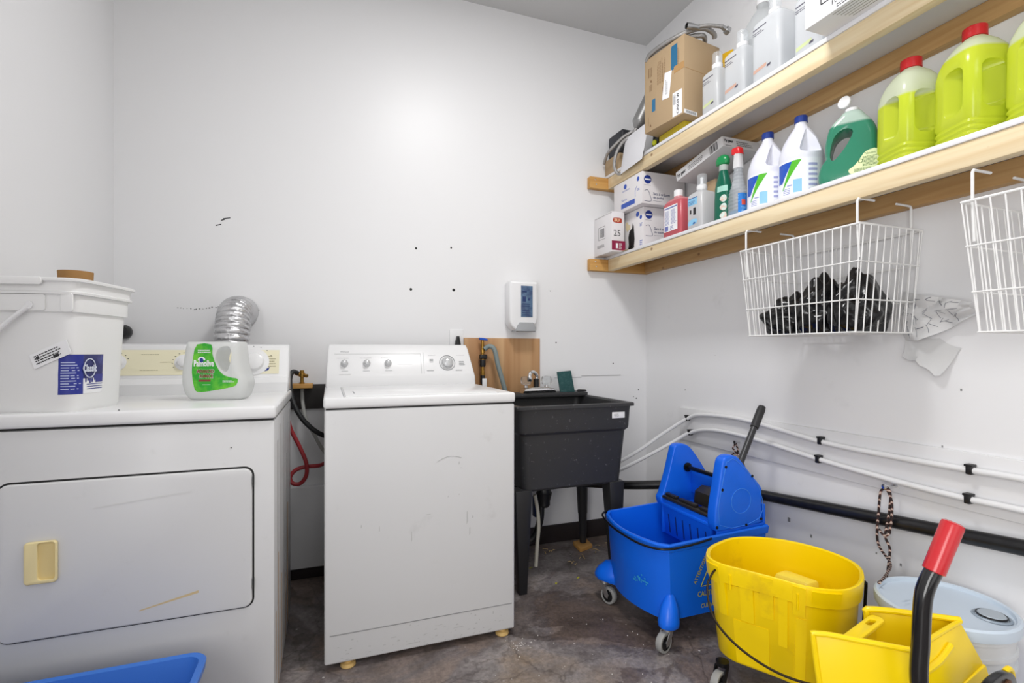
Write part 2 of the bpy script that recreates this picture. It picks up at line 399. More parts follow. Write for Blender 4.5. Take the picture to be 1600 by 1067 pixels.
# ------------------------------------------------------------------ shelves
PINE = wood('pine_lumber', '#ead9b6', '#dcc49a', 1)
PINEB = wood('pine_ledger', '#c9a470', '#b58c58', 1)
PINEX = wood('pine_cleat', '#cf9f5a', '#b98644', 0)
SHW = mat('shelf_melamine', (.80, .80, .82, 1), .4)
def shelf(zt, label):
    t = thing('wall_shelf', label, 'shelf', (1.66, 1.4, zt-.08), 'lumber framed shelves on the right wall')
    MB().box((1.509, -.3, zt-.015), (1.798, 2.554, zt), .001).build('shelf_board', SHW, t)
    MB().box((1.513, -.3, zt-.080), (1.549, 2.517, zt-.0155), .003).build('front_rail', PINE, t)
    MB().box((1.762, -.3, zt-.080), (1.7995, 2.517, zt-.0155), .003).build('wall_ledger', PINEB, t)
    MB().box((1.397, 2.5172, zt-.082), (1.7995, 2.5545, zt-.0155), .003).build('end_cleat', PINEX, t)
    m = MB()
    for dx, dz in ((.035, -.032), (.04, -.058)): m.lathe([(.004, 0), (.002, .001)], (1.397+dx, 2.517, zt+dz), (0, -1, 0), 10)
    m.build('screw_head', CHR, t)
    return t
ZL, ZU = 1.616, 2.087
shelf(ZL, 'lower pine framed white shelf on the right wall with wire baskets hanging under it')
shelf(ZU, 'upper pine framed white shelf on the right wall, above the jugs')

# ------------------------------------------------------------------ dryer
DY = 1.578
t = thing('clothes_dryer', 'white clothes dryer with cream control panel and square cream door handle, at left', 'dryer', (-.48, 1.9, 0))
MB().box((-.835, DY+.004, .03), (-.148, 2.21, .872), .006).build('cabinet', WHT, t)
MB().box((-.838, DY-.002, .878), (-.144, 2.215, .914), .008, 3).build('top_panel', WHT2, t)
MB().box((-.83, DY+.012, .868), (-.153, 2.2, .882)).build('gap', DARK, t)
# console
sec = [(2.10, .914), (2.10, .952), (2.118, .970), (2.135, .972), (2.172, 1.092), (2.19, 1.098), (2.235, 1.092), (2.235, .914)]
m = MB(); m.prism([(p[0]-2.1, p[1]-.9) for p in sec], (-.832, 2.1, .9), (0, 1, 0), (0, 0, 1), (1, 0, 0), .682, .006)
con = m.build('console', WHT2, t)
cu, cv = Vector((1, 0, 0)), Vector((0, .037, .12)).normalized(); cn = cu.cross(cv)
def cp_(x, s_, lift=.001): return Vector((x, 2.135, .972))+cv*s_+cn*lift
m = MB(); m.add([cp_(-.815, .012), cp_(-.185, .012), cp_(-.185, .108), cp_(-.815, .108)], [[0, 1, 2, 3]]); m.flat = 1
m.add([cp_(-.815, .012, 0), cp_(-.185, .012, 0), cp_(-.185, .108, 0), cp_(-.815, .108, 0)], [[3, 2, 1, 0]])
m.build('panel_face', mat('cream_panel', '#ece6c8', .4), con)
m = MB(); m.fine(cp_(-.805, .09, .0014), cu, cv, .1, .004, 1); m.fine(cp_(-.64, .03, .0014), cu, cv, .08, .004, 1); m.fine(cp_(-.64, .09, .0014), cu, cv, .08, .004, 1)
m.fine(cp_(-.245, .04, .0014), cu, cv, .05, .05, 5); m.fine(cp_(-.58, .06, .0014), cu, cv, .05, .004, 1)
m.flat = 1; m.build('lettering', mat('tan_print', '#b0a98a', .6), con)
for x, R in ((-.712, .021), (-.505, .021), (-.272, .036)):
    k = MB().lathe([(R*1.45, 0), (R*1.45, .002), (R, .004), (R*.86, .017), (R*.5, .022), (0.001, .022)], cp_(x, .06, .001), cn, 30).build('knob', WHT2, t)
    m = MB()
    for i in range(9):
        a = PI*(.1+.1*i)*1.3; c = cp_(x, .06, .0018)+cu*math.cos(a)*R*1.75+cv*math.sin(a)*R*1.75
        m.add([c-cu*.002-cv*.001, c+cu*.002-cv*.001, c+cu*.002+cv*.001, c-cu*.002+cv*.001], [[0, 1, 2, 3]])
    m.flat = 1; m.build('dial_mark', INK, k)
m = MB(); m.add([cp_(-.25, .018, .0016), cp_(-.222, .026, .0016), cp_(-.217, .04, .0016), cp_(-.226, .034, .0016)], [[0, 1, 2, 3]]); m.flat = 1; m.build('dial_mark', NAVY, con)
# door: rounded rectangle standing proud with a dark seam round it
def rrect(w, h, r, n=6):
    P = []
    for cx, cy, a0 in ((w-r, r, -90), (w-r, h-r, 0), (r, h-r, 90), (r, r, 180)):
        for k in range(n+1): a = math.radians(a0+90*k/n); P.append((cx+r*math.cos(a), cy+r*math.sin(a)))
    return P
m = MB(); m.prism(rrect(.566, .399, .026), (-.766, DY+.0045, .3465), (1, 0, 0), (0, 0, 1), (0, -1, 0), .0015); m.build('door_seam', DARK, t)
door = MB().prism(rrect(.557, .390, .022), (-.7615, DY+.006, .351), (1, 0, 0), (0, 0, 1), (0, -1, 0), .012, .005).build('door', WHT, t)
m = MB()   # recessed pull: a cream frame, a slanted scoop inside
x0, x1, z0, z1 = -.706, -.640, .493, .598; yf = DY-.006
fr = MB().prism(rrect(x1-x0, z1-z0, .009), (x0, yf, z0), (1, 0, 0), (0, 0, 1), (0, -1, 0), .011, .004)
cu2 = MB().prism(rrect(.036, .094, .008), (x0+.027, yf-.003, z0+.009), (1, 0, 0), (0, 0, 1), (0, -1, 0), .02)
fr.build('handle', mat('cream_plastic', '#ead9a4', .4), door, cut=[cu2])
MB().box((x0+.027, yf-.0045, z0+.009), (x0+.063, yf-.0035, z0+.103)).build('handle_recess', mat('cream_recess', '#e2cb8e', .5), door)
m = MB()
for (a, b_, c, d) in ((-.47, .385, -.335, .412), ):
    m.add([(a, yf-.0006, b_), (c, yf-.0006, d), (c, yf-.0006, d+.007), (a, yf-.0006, b_+.003)], [[0, 1, 2, 3]])
m.flat = 1; m.build('paint_chip', mat('rust_primer', '#cdb78c', .7), door)
m = MB()
m.add([(-.57, yf-.0006, .666), (-.35, yf-.0006, .688), (-.35, yf-.0006, .692), (-.57, yf-.0006, .668)], [[0, 1, 2, 3]])
m.flat = 1; m.build('dent', mat('dent_shade', '#d2d2d2', .3), door)
m = MB()
for x, z in ((-.722, .67), (-.26, .8), (-.52, .915), (-.22, .49)): m.box((x, DY+.003, z), (x+.004, DY+.005, z+.002))
for z in (.40, .69): m.box((-.2035, DY-.0065, z), (-.2005, DY-.002, z+.03))
m.build('chip_mark', DARK, t)
m = MB()
for y, z0_, z1_ in ((1.69, .03, .45), (1.80, .03, .34), (1.95, .05, .28), (2.06, .05, .5), (1.62, .1, .3)):
    m.box((-.1485, y, z0_), (-.1475, y+.012, z1_))
m.build('rust_streak', mat('rust', '#b08a5e', .8), t)
m = MB()
for y, z0_, z1_ in ((1.66, .3, .8), (1.74, .25, .84), (1.86, .4, .85), (1.98, .2, .7), (2.1, .3, .85)):
    m.box((-.1482, y, z0_), (-.1474, y+.02, z1_))
m.build('grime_streak', mat('grime', '#b4b2b0', .8), t)
for x in (-.79, -.19):
    for y in (1.64, 2.15): MB().cyl((x, y, 0), (x, y, .031), .02).build('foot', BLKP, t)

# ------------------------------------------------------------------ washing machine
t = thing('washing_machine', 'white top loading washing machine standing between the dryer and the black sink', 'washing machine', (.32, 2.05, 0))
WX0, WX1, WY0, WY1 = -.019, .660, 1.761, 2.40
MB().box((WX0+.003, WY0+.004, .026), (WX1-.003, WY1, .874), .007, 3).build('cabinet', WHT, t)
MB().box((WX0+.008, WY0+.01, .872), (WX1-.008, WY1-.01, .882)).build('gap', DARK, t)
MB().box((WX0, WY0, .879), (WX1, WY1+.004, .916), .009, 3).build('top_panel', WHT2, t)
lid = MB().box((WX0+.07, WY0+.012, .914), (WX1-.07, WY1-.16, .9205), .003).build('lid', WHT2, t)
m = MB(); m.box((WX0+.064, WY0+.01, .9161), (WX0+.0665, WY1-.16, .9166)); m.box((WX1-.0665, WY0+.01, .9161), (WX1-.064, WY1-.16, .9166)); m.build('lid_seam', GREYL, t)
MB().box((WX0+.1, WY0+.10, .9203), (WX0+.104, WY0+.2, .9209)).build('lid_groove', GREYL, lid)
sec = [(2.30, .916), (2.295, .955), (2.30, .968), (2.345, 1.085), (2.365, 1.102), (2.41, 1.10), (2.42, .916)]
def rnd_end(w):   # console ends lean in towards the top
    return w
m = MB(); L0, L1 = WX0+.003, WX1-.003
rings = []
for x, k in ((L0, .0), (L0+.002, .7), (L0+.008, 1), (L1-.008, 1), (L1-.002, .7), (L1, .0)):
    cyy, czz = 2.36, .99; q = .94+.06*k
    rings.append([Vector((x+(-.030 if x > .3 else .012)*max(0, (p[1]-.93))/.17, cyy+(p[0]-cyy)*q, max(.916, .916+(p[1]-.916)*(.97+.03*k)))) for p in sec])
m.loft(rings); con = m.build('console', WHT2, t, sharp=50)
cu = Vector((1, 0, 0)); cv = Vector((0, .045, .117)).normalized(); cn = cu.cross(cv)
def cp_(x, s_, lift=.0008): return Vector((x, 2.30, .968))+cv*s_+cn*lift
for x, R in ((.062, .0145), (.157, .0145), (.250, .0145), (.523, .026)):
    k = MB().lathe([(R*1.1, 0), (R*1.1, .003), (R, .004), (R*.92, .016), (R*.7, .021), (R*.35, .0235), (.0005, .024)], cp_(x, .052), cn, 30).build('knob', mat('knob_plastic', '#c9cacb', .22, metal=.25), t)
    if R > .02:
        MB().lathe([(R*1.45, 0), (R*1.45, .0015), (R*1.36, .002), (R*1.36, 0)], cp_(x, .052, .0004), cn, 36, (0, 0)).build('dial_ring', GREYL, k)
m = MB(); m.text('Whirlpool', cp_(.045, .103), cu, cv, h=.007, w=.036)
m.fine(cp_(.05, .016), cu, cv, .035, .004, 1); m.fine(cp_(.14, .016), cu, cv, .042, .004, 1); m.fine(cp_(.235, .016), cu, cv, .035, .004, 1); m.fine(cp_(.04, .0), cu, cv, .05, .003, 1)
for x in (.435, .57): m.fine(cp_(x, .09), cu, cv, .04, .004, 1); m.fine(cp_(x-.01, .012), cu, cv, .035, .006, 2)
for x in (.062, .157, .25): m.fine(cp_(x-.03, .077), cu, cv, .06, .004, 1)
m.fine(cp_(.44, .055), cu, cv, .02, .02, 3); m.fine(cp_(.58, .04), cu, cv, .03, .024, 3)
m.flat = 1; m.build('lettering', GREYL, con)
m = MB(); a = lambda x, s1, x2, s2: m.add([cp_(x, s1, .0005), cp_(x2, s1, .0005), cp_(x2, s2, .0005), cp_(x, s2, .0005)], [[0, 1, 2, 3]])
a(.02, .0965, .40, .098); a(.3985, .0, .4, .098); a(.411, .0, .4125, .105); a(.29, .053, .36, .0535); a(.29, .045, .36, .0455)
m.flat = 1; m.build('panel_line', mat('soft_line', '#b9babb', .6), con)
MB().box((WX0+.02, WY0+.0028, .121), (WX1-.015, WY0+.0052, .124)).build('kick_crease', mat('crease', '#8e8e8e', .5), t)
m = MB()
for x, z, w_, h_ in ((.44, .66, .004, .012), (.446, .647, .008, .002), (.44, .55, .004, .005), (.4, .545, .003, .006), (.47, .44, .005, .05), (.48, .40, .004, .03), (.32, .49, .02, .003),
                     (.1, .47, .004, .012), (.16, .45, .003, .02), (.27, .4, .003, .04), (.49, .46, .006, .01), (.2, .078, .02, .003), (.13, .062, .003, .006), (.36, .09, .012, .002), (.5, .1, .006, .006), (.57, .095, .004, .012), (.25, .045, .05, .0025), (.42, .07, .04, .0025)):
    m.add([(x, WY0+.0034, z), (x+w_, WY0+.0034, z+h_*.2), (x+w_*.8, WY0+.0034, z+h_), (x+w_*.1, WY0+.0034, z+h_*.9)], [[0, 1, 2, 3]])
rg0 = random.Random(21)
for i in range(70):
    x = rg0.uniform(WX0+.03, WX1-.03); z = .032+abs(rg0.gauss(0, .03)); w_ = rg0.uniform(.002, .012); h_ = rg0.uniform(.001, .006)
    if z < .118: m.add([(x, WY0+.0034, z), (x+w_, WY0+.0034, z+h_*.3), (x+w_*.7, WY0+.0034, z+h_), (x+w_*.2, WY0+.0034, z+h_*.8)], [[0, 1, 2, 3]])
m.flat = 1; m.build('scuff_mark', mat('scuff_soft', '#bdbdbd', .5), t)
m = MB(); P = [(.36, .675), (.39, .69), (.42, .693), (.45, .685)]
m.tube([(p[0], WY0+.0035, p[1]) for p in P], .0007, 5, 4); m.build('hairline_scratch', mat('scratch', '#b4b4b4', .6), t)
for x, y in ((.06, 1.79), (.615, 1.79), (.06, 2.35), (.6, 2.35)):
    MB().lathe([(.014, .03), (.014, .016), (.024, .014), (.026, .004), (.022, 0)][::-1], (x, y, 0), n=20).build('foot', mat('amber_rubber', '#d2b070', .5), t)

# ------------------------------------------------------------------ things on and behind the machines
# flexible duct
t = tag(MB().tube([(-.385, 2.36, .90), (-.385, 2.36, 1.02), (-.383, 2.36, 1.12), (-.38, 2.375, 1.185), (-.38, 2.41, 1.228), (-.375, 2.47, 1.247), (-.37, 2.556, 1.25)],
    lambda s_: .062+.0055*abs(math.sin(s_*60)), 30, 40).build('vent_duct', mat('foil', (.62, .62, .63, 1), .27, metal=1, bump=(70, .9)), sharp=180),
    'shiny corrugated foil vent duct rising behind the dryer and bending into the wall', 'duct')
# dryer plug behind pail
m = MB(); m.lathe([(.028, 0), (.03, .01), (.03, .03), (.024, .045), (.0005, .047)], (-.815, YW, 1.153), (0, -1, 0), 24); tag(m.build('power_plug', BLKP), 'round black plug on the back wall, half hidden behind the big white pail', 'plug')
# cut-off detergent jug on the dryer
def outline(pts, n=5): return [(p.x, p.y) for p in smooth_path([(a, b, 0) for a, b in pts], n, True)]
PRISM_U, PRISM_V = Vector((1, 0, 0)), Vector((0, 0, 1))
t = thing('cut_jug', 'clear white plastic jug with green label, its top cut off, standing on the dryer', 'jug', (-.335, 1.86, .914), local=True, rotz=math.radians(-14))
jl = [(-.062, 0), (.040, 0), (.078, .004), (.092, .03), (.096, .06), (.086, .09), (.078, .13), (.072, .182), (.06, .186), (0, .187), (-.07, .187), (-.086, .182), (-.094, .14), (-.1, .09), (-.1, .05), (-.088, .015)]
sk = MB().prism(outline(jl, 4), (0, .05, 0), (1, 0, 0), (0, 0, 1), (0, -1, 0), .10, .026, 5)
hole = MB().prism(outline([(.018, .165), (.006, .13), (.02, .10), (.04, .092), (.05, .11), (.056, .15), (.045, .172)], 5), (0, .08, 0), (1, 0, 0), (0, 0, 1), (0, -1, 0), .16)
JUGC = mat('frosted_clear_plastic', (.86, .87, .86, 1), .22, transl=.35, alpha=.8)
jug = sk.build('jug_body', JUGC, t, cut=[hole])
gl = [(-.046, .178), (-.058, .14), (-.062, .09), (-.056, .045), (-.046, .028), (-.01, .030), (.045, .040), (.070, .048), (.076, .068), (.060, .072), (.035, .080), (.018, .098), (.006, .125), (-.001, .15), (-.004, .178)]
GRN = mat('green_label', '#2fa62f', .3, dirt=('#7bd23a', 14, .45, .6, .8))
def lab(pts, y, mat_, name, par, n=3):
    mm = MB(); P = [Vector((a, y, b)) for a, b in pts]; mm.add(P, [list(range(len(P)))]); mm.flat = 1; return mm.build(name, mat_, par)
lb = lab(outline(gl, 2)[::-1], -.0508, GRN, 'label', jug)
m = MB(); o_ = lambda x, z: Vector((x, -.0510, z))
m.text('Palmolive', o_(-.056, .108), X, Z, w=.060, h=.021, bold=.03); m.fine(o_(-.044, .152), X, Z, .038, .012, 2); m.fine(o_(.03, .058), X, Z, .036, .008, 2); m.fine(o_(-.03, .05), X, Z, .03, .003, 1)
m.add([o_(-.033, .124)+Vector((.0115*math.cos(a), -.0001, .0115*math.sin(a)+.004)) for a in [i*PI/8 for i in range(9)]], [list(range(9))[::-1]])
m.text('ADVANCED', o_(-.0485, .0865)+Vector((0, .0001, 0)), X, Z, w=.054, h=.0130, bold=.02); m.text('AVANCE', o_(-.041, .071)+Vector((0, .0001, 0)), X, Z, w=.043, h=.0130, bold=.02)
m.flat = 1; m.build('lettering', PAPER, lb)
m = MB(); m.text('ADVANCED', o_(-.0475, .0875)-Vector((0, .0004, 0)), X, Z, w=.052, h=.0112, bold=.035); m.text('AVANCE', o_(-.040, .072)-Vector((0, .0004, 0)), X, Z, w=.041, h=.0112, bold=.035)
m.quad(o_(-.042, .0605), X, Z, .036, .006); m.flat = 1; m.build('lettering', mat('maroon_ink', '#8e2f3c', .5), lb)
m = MB(); m.add([o_(-.033, .128)+Vector((.006*math.cos(a), -.0007, .0075*math.sin(a))) for a in [i*PI/8 for i in range(16)]], [list(range(16))[::-1]]); m.flat = 1; m.build('emblem', NAVY, lb)

# big square pail on the dryer
t = thing('square_pail', 'large white square plastic pail with blue label standing on the dryer at far left', 'pail', (-.692, 1.705, .914), local=True, rotz=math.radians(-12))
t.scale = (.83, .83, 1)
def wrapL(mb, tab, s0, s1, z0, z1, off=.0008, nz=4, na=16):   # patch measured in metres round the section from the front right corner
    rows = []
    for i in range(nz+1):
        z = z0+(z1-z0)*i/nz; _, hx, hy, n = interp(tab, z); ring = sell(z, hx+off, hy+off, n, N=720); k0 = 630; row = []
        for j in range(na+1):
            s_ = s0+(s1-s0)*j/na; k = k0; acc = 0; dr = 1 if s_ > 0 else -1
            while acc < abs(s_): acc += (ring[(k+dr) % 720]-ring[k % 720]).length; k += dr
            row.append(ring[k % 720].copy())
        rows.append(row)
    mb.loft(rows, (0, 0), closed=False)
PAILM = mat('pail_plastic', (.93, .93, .925, 1), .3, transl=.12)
prof = [(0, .118), (.012, .122), (.255, .135), (.256, .142), (.262, .143), (.300, .144), (.3005, .153), (.306, .154), (.309, .148), (.332, .150), (.3325, .160), (.338, .161), (.341, .156), (.341, .146), (.30, .138), (.02, .116), (.014, .112)]
body = MB().loft([sell(z, r, r, 7, N=56) for z, r in prof]).build('pail_body', PAILM, t, sharp=40)
m = MB()
m.tube([(.02, -.1475, .272), (-.04, -.153, .225), (-.10, -.155, .17), (-.145, -.10, .14), (-.155, 0, .13)], .0065, 10, 5)
m.cyl((.02, -.14, .272), (.02, -.153, .272), .010); m.build('bail_handle', WPL, t)
m = MB(); m.prism(rrect(.17, .042, .008), (-.11, -.142, .258), (1, 0, 0), (0, 0, 1), (0, -1, 0), .006, .002); m.prism(rrect(.035, .05, .01), (.10, -.142, .255), X, Z, -Y, .005, .002)
m.prism(rrect(.20, .02, .008), (-.14, -.155, .322), X, Z, -Y, .007, .002); m.build('rim_lug', PAILM, t)
tab = [(0, .118, .118, 7), (.012, .122, .122, 7), (.255, .135, .135, 7)]
m = MB(); wrapL(m, tab, -.036, .030, .045, .148); m.build('label', mat('royal_label', '#2b3590', .35), body)
m = MB(); wrapL(m, tab, .030, .110, .085, .148); m.build('label', mat('dark_royal_label', '#35356e', .35, dirt=('#5f63a8', 20, .5, .7, .8)), body)
m = MB(); wrapL(m, tab, .030, .105, .045, .085, .0007); m.build('label', PAPER, body)
m = MB()
for k in range(11): wrapL(m, tab, -.030, .024-random.uniform(0, .02), .058+k*.0068, .0604+k*.0068, .0014, nz=1, na=3)
m.build('lettering', mat('pale_print', '#b9c1e2', .6), body)
m = MB()
for k in range(7): wrapL(m, tab, (.038+.009*k), (.044+.009*k), .075+.004*math.sin(k*2), .090+.006*math.sin(k*1.7), .0015, nz=1, na=2)
for k in range(3): wrapL(m, tab, .045, .085, .056+k*.006, .058+k*.006, .0014, nz=1, na=4)
m.build('label_splash', mat('violet_splash', '#3d3f8c', .5), body)
m = MB(); m.T = Matrix.Translation((.1305, -.065, .082)) @ Matrix.Rotation(math.radians(88), 4, 'Z'); m.text('Classic', (-.030, .0, .020), X, Vector((.0, .0, 1)), w=.06, h=.020, bold=.04); m.build('lettering', mat('silver_print', '#d5daea', .4), body)
m = MB(); m.T = Matrix.Translation((.1305, -.065, .082)) @ Matrix.Rotation(math.radians(88), 4, 'Z')
m.lathe([(.026, 0), (.026, .0012), (.0235, .0012), (.0235, 0)], (.0, .0, .030), (0, -1, 0), 30, (0, 0)); m.build('logo_ring', MATS['silver_print'], body)
m = MB(); m.T = Matrix.Translation((.070, -.1325, .150)) @ Matrix.Rotation(math.radians(-22), 4, 'Y')
m.box((-.06, 0, -.018), (.048, .002, .020)); stk = m.build('shipping_sticker', PAPER, body)
m = MB(); m.T = Matrix.Translation((.070, -.1330, .150)) @ Matrix.Rotation(math.radians(-22), 4, 'Y')
m.fine((-.050, 0, -.010), X, Z, .09, .026, 4); m.quad((-.045, 0, .001), X, Z, .009, .008); m.quad((-.0, 0, -.012), X, Z, .016, .008); m.flat = 1; m.build('lettering', INK, stk)
tag(MB().lathe([(.035, 0), (.038, .08), (.0395, .113), (.036, .113), (.032, .01)], (-.668, 1.735, 1.18), n=30).build('cardboard_tub', mat('kraft_tub', '#a97f4c', .8, bump=(30, .3))), 'round brown cardboard tub poking out of the top of the white pail', 'tub')
OBJ = bpy.data.objects


# valve stub, hoses between the machines
t = thing('hose_bib', 'brass hose valve on a small pine block between the dryer and the washing machine', 'valve', (-.115, 2.5, .90))
MB().box((-.160, 2.45, .903), (-.072, 2.5345, .922), .002).build('pine_block', PINEX, t)
m = MB(); m.lathe([(.012, 0), (.012, .006), (.008, .008), (.008, .03), (.013, .032), (.013, .05), (.009, .052), (.009, .062), (.0005, .063)], (-.118, 2.485, .922), n=16)
m.cyl((-.118, 2.485, .962), (-.145, 2.485, .972), .010); m.cyl((-.118, 2.485, .962), (-.095, 2.47, .958), .008); m.build('valve_body', BRASS, t)
tag(MB().tube([(-.135, 2.46, .972), (-.155, 2.44, .978), (-.165, 2.42, .94), (-.152, 2.38, .86), (-.12, 2.36, .79), (-.075, 2.36, .735), (-.03, 2.37, .70), (.02, 2.43, .67)], .0105, 12).build('supply_hose', mat('black_rubber', '#222224', .45)), 'thick black rubber hose drooping from the brass valve behind the washer', 'hose')
tag(MB().tube([(-.118, 2.5, .897), (-.115, 2.49, .83), (-.10, 2.47, .76), (-.07, 2.46, .70), (-.03, 2.46, .62), (.02, 2.45, .56)], .008, 10).build('drain_hose', mat('grey_rubber', '#a9a9a5', .5)), 'thin pale grey hose hanging below the pine valve block', 'hose')
tag(MB().tube([(-.165, 2.28, .80), (-.150, 2.28, .74), (-.118, 2.28, .67), (-.092, 2.28, .60), (-.092, 2.285, .545), (-.115, 2.29, .512), (-.145, 2.29, .515), (-.155, 2.295, .54), (-.135, 2.30, .567), (-.095, 2.305, .578), (-.04, 2.31, .578), (.0, 2.42, .572), (.05, 2.46, .57)], .0085, 12).build('supply_hose', mat('red_rubber', '#a02f35', .4)), 'red rubber hose looping between the dryer and the washing machine', 'hose')

# outlet, plywood and laundry valve behind the washer
t = thing('wall_outlet', 'white wall outlet with black cords plugged in, above the right end of the washer', 'outlet', (.62, YW, 1.12))
MB().box((.588, YW-.006, 1.05), (.661, YW, 1.185), .003).build('cover_plate', WPL, t)
m = MB(); m.prism([(-.015, 0), (.015, 0), (.006, .05), (-.004, .05)], (.626, YW-.006, 1.10), X, Z, -Y, .035, .004); m.build('black_plug', BLKP, t)
m = MB(); m.box((.61, YW-.04, 1.078), (.645, YW-.006, 1.1), .004); m.build('white_plug', WPL, t)
PLY = wood('plywood', '#c9a277', '#ab7c50', 2, knots=False, sc_=.35)
tag(MB().box((.664, YW-.014, .83), (1.095, YW-.0005, 1.142), .001).build('plywood_panel', PLY), 'square brown plywood panel on the wall behind the faucet', 'panel')
t = thing('laundry_valve', 'brass and black water valve with blue lever in front of the plywood panel', 'valve', (.755, 2.51, .85))
m = MB()
m.lathe([(.008, .85), (.010, .93), (.012, .95), (.012, .965), (.009, .967), (.009, 1.0), (.013, 1.003), (.015, 1.03), (.011, 1.033), (.008, 1.06), (.012, 1.062), (.012, 1.08), (.008, 1.085), (.007, 1.13), (.0005, 1.131)], (.755, 2.51, 0), n=16); m.build('valve_body', BRASS, t)
m = MB(); m.box((.738, 2.495, 1.03), (.776, 2.525, 1.055), .005); m.lathe([(.014, .99), (.016, 1.0), (.016, 1.028), (.012, 1.03)], (.755, 2.51, 0), n=14); m.lathe([(.0115, .90), (.0125, .92), (.0125, .945), (.01, .947)], (.755, 2.51, 0), n=14); m.build('coupling', BLKP, t)
MB().prism([(-.018, 0), (.024, -.004), (.026, .004), (.008, .01), (-.018, .012)], (.755, 2.52, 1.131), X, Z, -Y, .02, .003).build('lever', mat('blue_handle', '#1f55c0', .35), t)
MB().box((.748, 2.49, .85), (.772, 2.497, .93), .002).build('hose_tag', PAPER, t)
tag(MB().tube([(.762, 2.50, 1.083), (.785, 2.49, 1.097), (.81, 2.48, 1.08), (.828, 2.475, 1.0), (.85, 2.47, .92), (.866, 2.47, .86), (.872, 2.47, .80)], .0125, 12).build('supply_hose', mat('grey_hose', '#808c8c', .5)), 'grey rubber hose arching down in front of the plywood panel', 'hose')

# dispenser
t = thing('soap_dispenser', 'white wall soap dispenser with blue label above the sink', 'dispenser', (.98, YW, 1.18))
pts = [(0, .05), (.012, .02), (.035, 0), (.105, 0), (.155, .04), (.162, .07), (.162, .25), (.155, .262), (.008, .262), (0, .25)]
bd = MB().prism([(p[0], p[1]) for p in pts][::1], (.892, YW, 1.182), X, Z, -Y, .085, .012).build('housing', WPL, t)
MB().prism([(.03, .0), (.142, .0), (.146, .022), (.13, .05), (.055, .05), (.04, .03)], (.892, YW-.03, 1.175), X, Z, -Y, .068, .006).build('push_bar', mat('grey_plastic', '#a2a4a7', .35), t)
MB().box((.955, YW-.0872, 1.254), (1.022, YW-.085, 1.42), .001).build('window', mat('blue_window', '#63809c', .2, dirt=('#3d4d70', 16, .4, .6, .9)), bd)
m = MB(); nn = YW-.0876
m.fine((.962, nn, 1.262), X, Z, .054, .035, 3); m.fine((.962, nn, 1.31), X, Z, .05, .02, 2); m.quad((.963, nn, 1.335), X, Z, .02, .028); m.lathe([(.007, 0), (.007, .0005)], (1.0, nn, 1.348), (0, -1, 0), 12); m.fine((.963, nn, 1.385), X, Z, .03, .02, 1)
m.flat = 1; m.build('lettering', mat('deep_blue_ink', '#263a6a', .5), bd)

# ------------------------------------------------------------------ laundry sink
t = thing('laundry_sink', 'black plastic laundry sink on four tapered legs, right of the washing machine', 'sink', (1.05, 2.25, 0))
SINK = mat('black_tub_plastic', '#363638', .45, dirt=('#8b8b8b', 60, .62, .76, .7))
SX0, SX1, SY0, SY1 = .752, 1.345, 1.99, 2.53
def rr(z, d, r=.03, dx=0):
    P = rrect(SX1-SX0-2*d, SY1-SY0-2*d, r); return [Vector((SX0+d+p[0], SY0+d+p[1], z)) for p in P]
rings = [rr(.45, .055, .04), (rr(.46, .046, .04)), rr(.70, .028, .035), rr(.712, .018, .03), rr(.725, .016, .03), rr(.80, .012, .03), rr(.815, .010, .03), rr(.817, .0, .02), rr(.829, .0, .02), rr(.832, .003, .02), rr(.832, .022, .02), rr(.825, .028, .03), rr(.72, .045, .04), rr(.49, .09, .05), rr(.475, .11, .05)]
MB().loft(rings).build('tub', SINK, t, sharp=30)
MB().box((SX0+.01, SY1-.10, .826), (SX1-.01, SY1+.0, .850), .006).build('faucet_deck', SINK, t)
lg = mat('black_leg_plastic', '#29292b', .4)
for x, y, tx, ty, rd in ((.800, 2.06, .80, 2.075, 0), (1.275, 2.06, 1.27, 2.075, 0), (1.311, 2.444, 1.30, 2.44, 1), (.80, 2.444, .80, 2.44, 1)):
    zb = .022 if (rd and x > 1) else 0
    if rd: m = MB().lathe([(.018, 0), (.024, .16), (.026, .165), (.036, .45-zb)], (x, y, zb), (tx-x, ty-y, .45), n=20)
    else: m = MB().hexa([(x-.018, y-.02, zb), (x+.020, y-.02, zb), (x+.020, y+.018, zb), (x-.018, y+.018, zb)], [(tx-.04, ty-.045, .46), (tx+.04, ty-.045, .46), (tx+.04, ty+.035, .46), (tx-.04, ty+.035, .46)], .005)
    m.build('leg', lg, t)
sl = MB().box((1.225, SY0+.0113, .762), (1.292, SY0+.0135, .79), .0005).build('sticker', PAPER, t); m = MB(); m.fine((1.235, SY0+.0111, .767), X, Z, .03, .018, 3); m.flat = 1; m.build('lettering', GREYL, sl)
tag(MB().hexa([(1.255, 2.37, 0), (1.345, 2.40, 0), (1.355, 2.49, 0), (1.265, 2.475, 0)], [(1.255, 2.37, .021), (1.345, 2.40, .021), (1.355, 2.49, .021), (1.265, 2.475, .021)], .002).build('wood_shim', PINEX), 'thin scrap of wood under the back right leg of the sink', 'shim')
t = thing('drain_trap', 'black drain pipe and trap hanging under the sink', 'drain', (1.0, 2.27, .1))
m = MB(); m.lathe([(.03, .46), (.042, .45), (.042, .42), (.034, .415), (.034, .38), (.04, .37), (.03, .33), (.03, .31), (.022, .30)][::-1], (1.0, 2.27, 0), n=24); m.build('strainer_cup', BLKP, t)
m = MB(); m.tube([(.985, 2.27, .31), (.98, 2.27, .24), (.955, 2.27, .17), (.92, 2.275, .14), (.89, 2.29, .17), (.885, 2.31, .24), (.885, 2.35, .40), (.885, 2.36, .44)], .017, 14); m.build('trap_bend', BLKP, t)
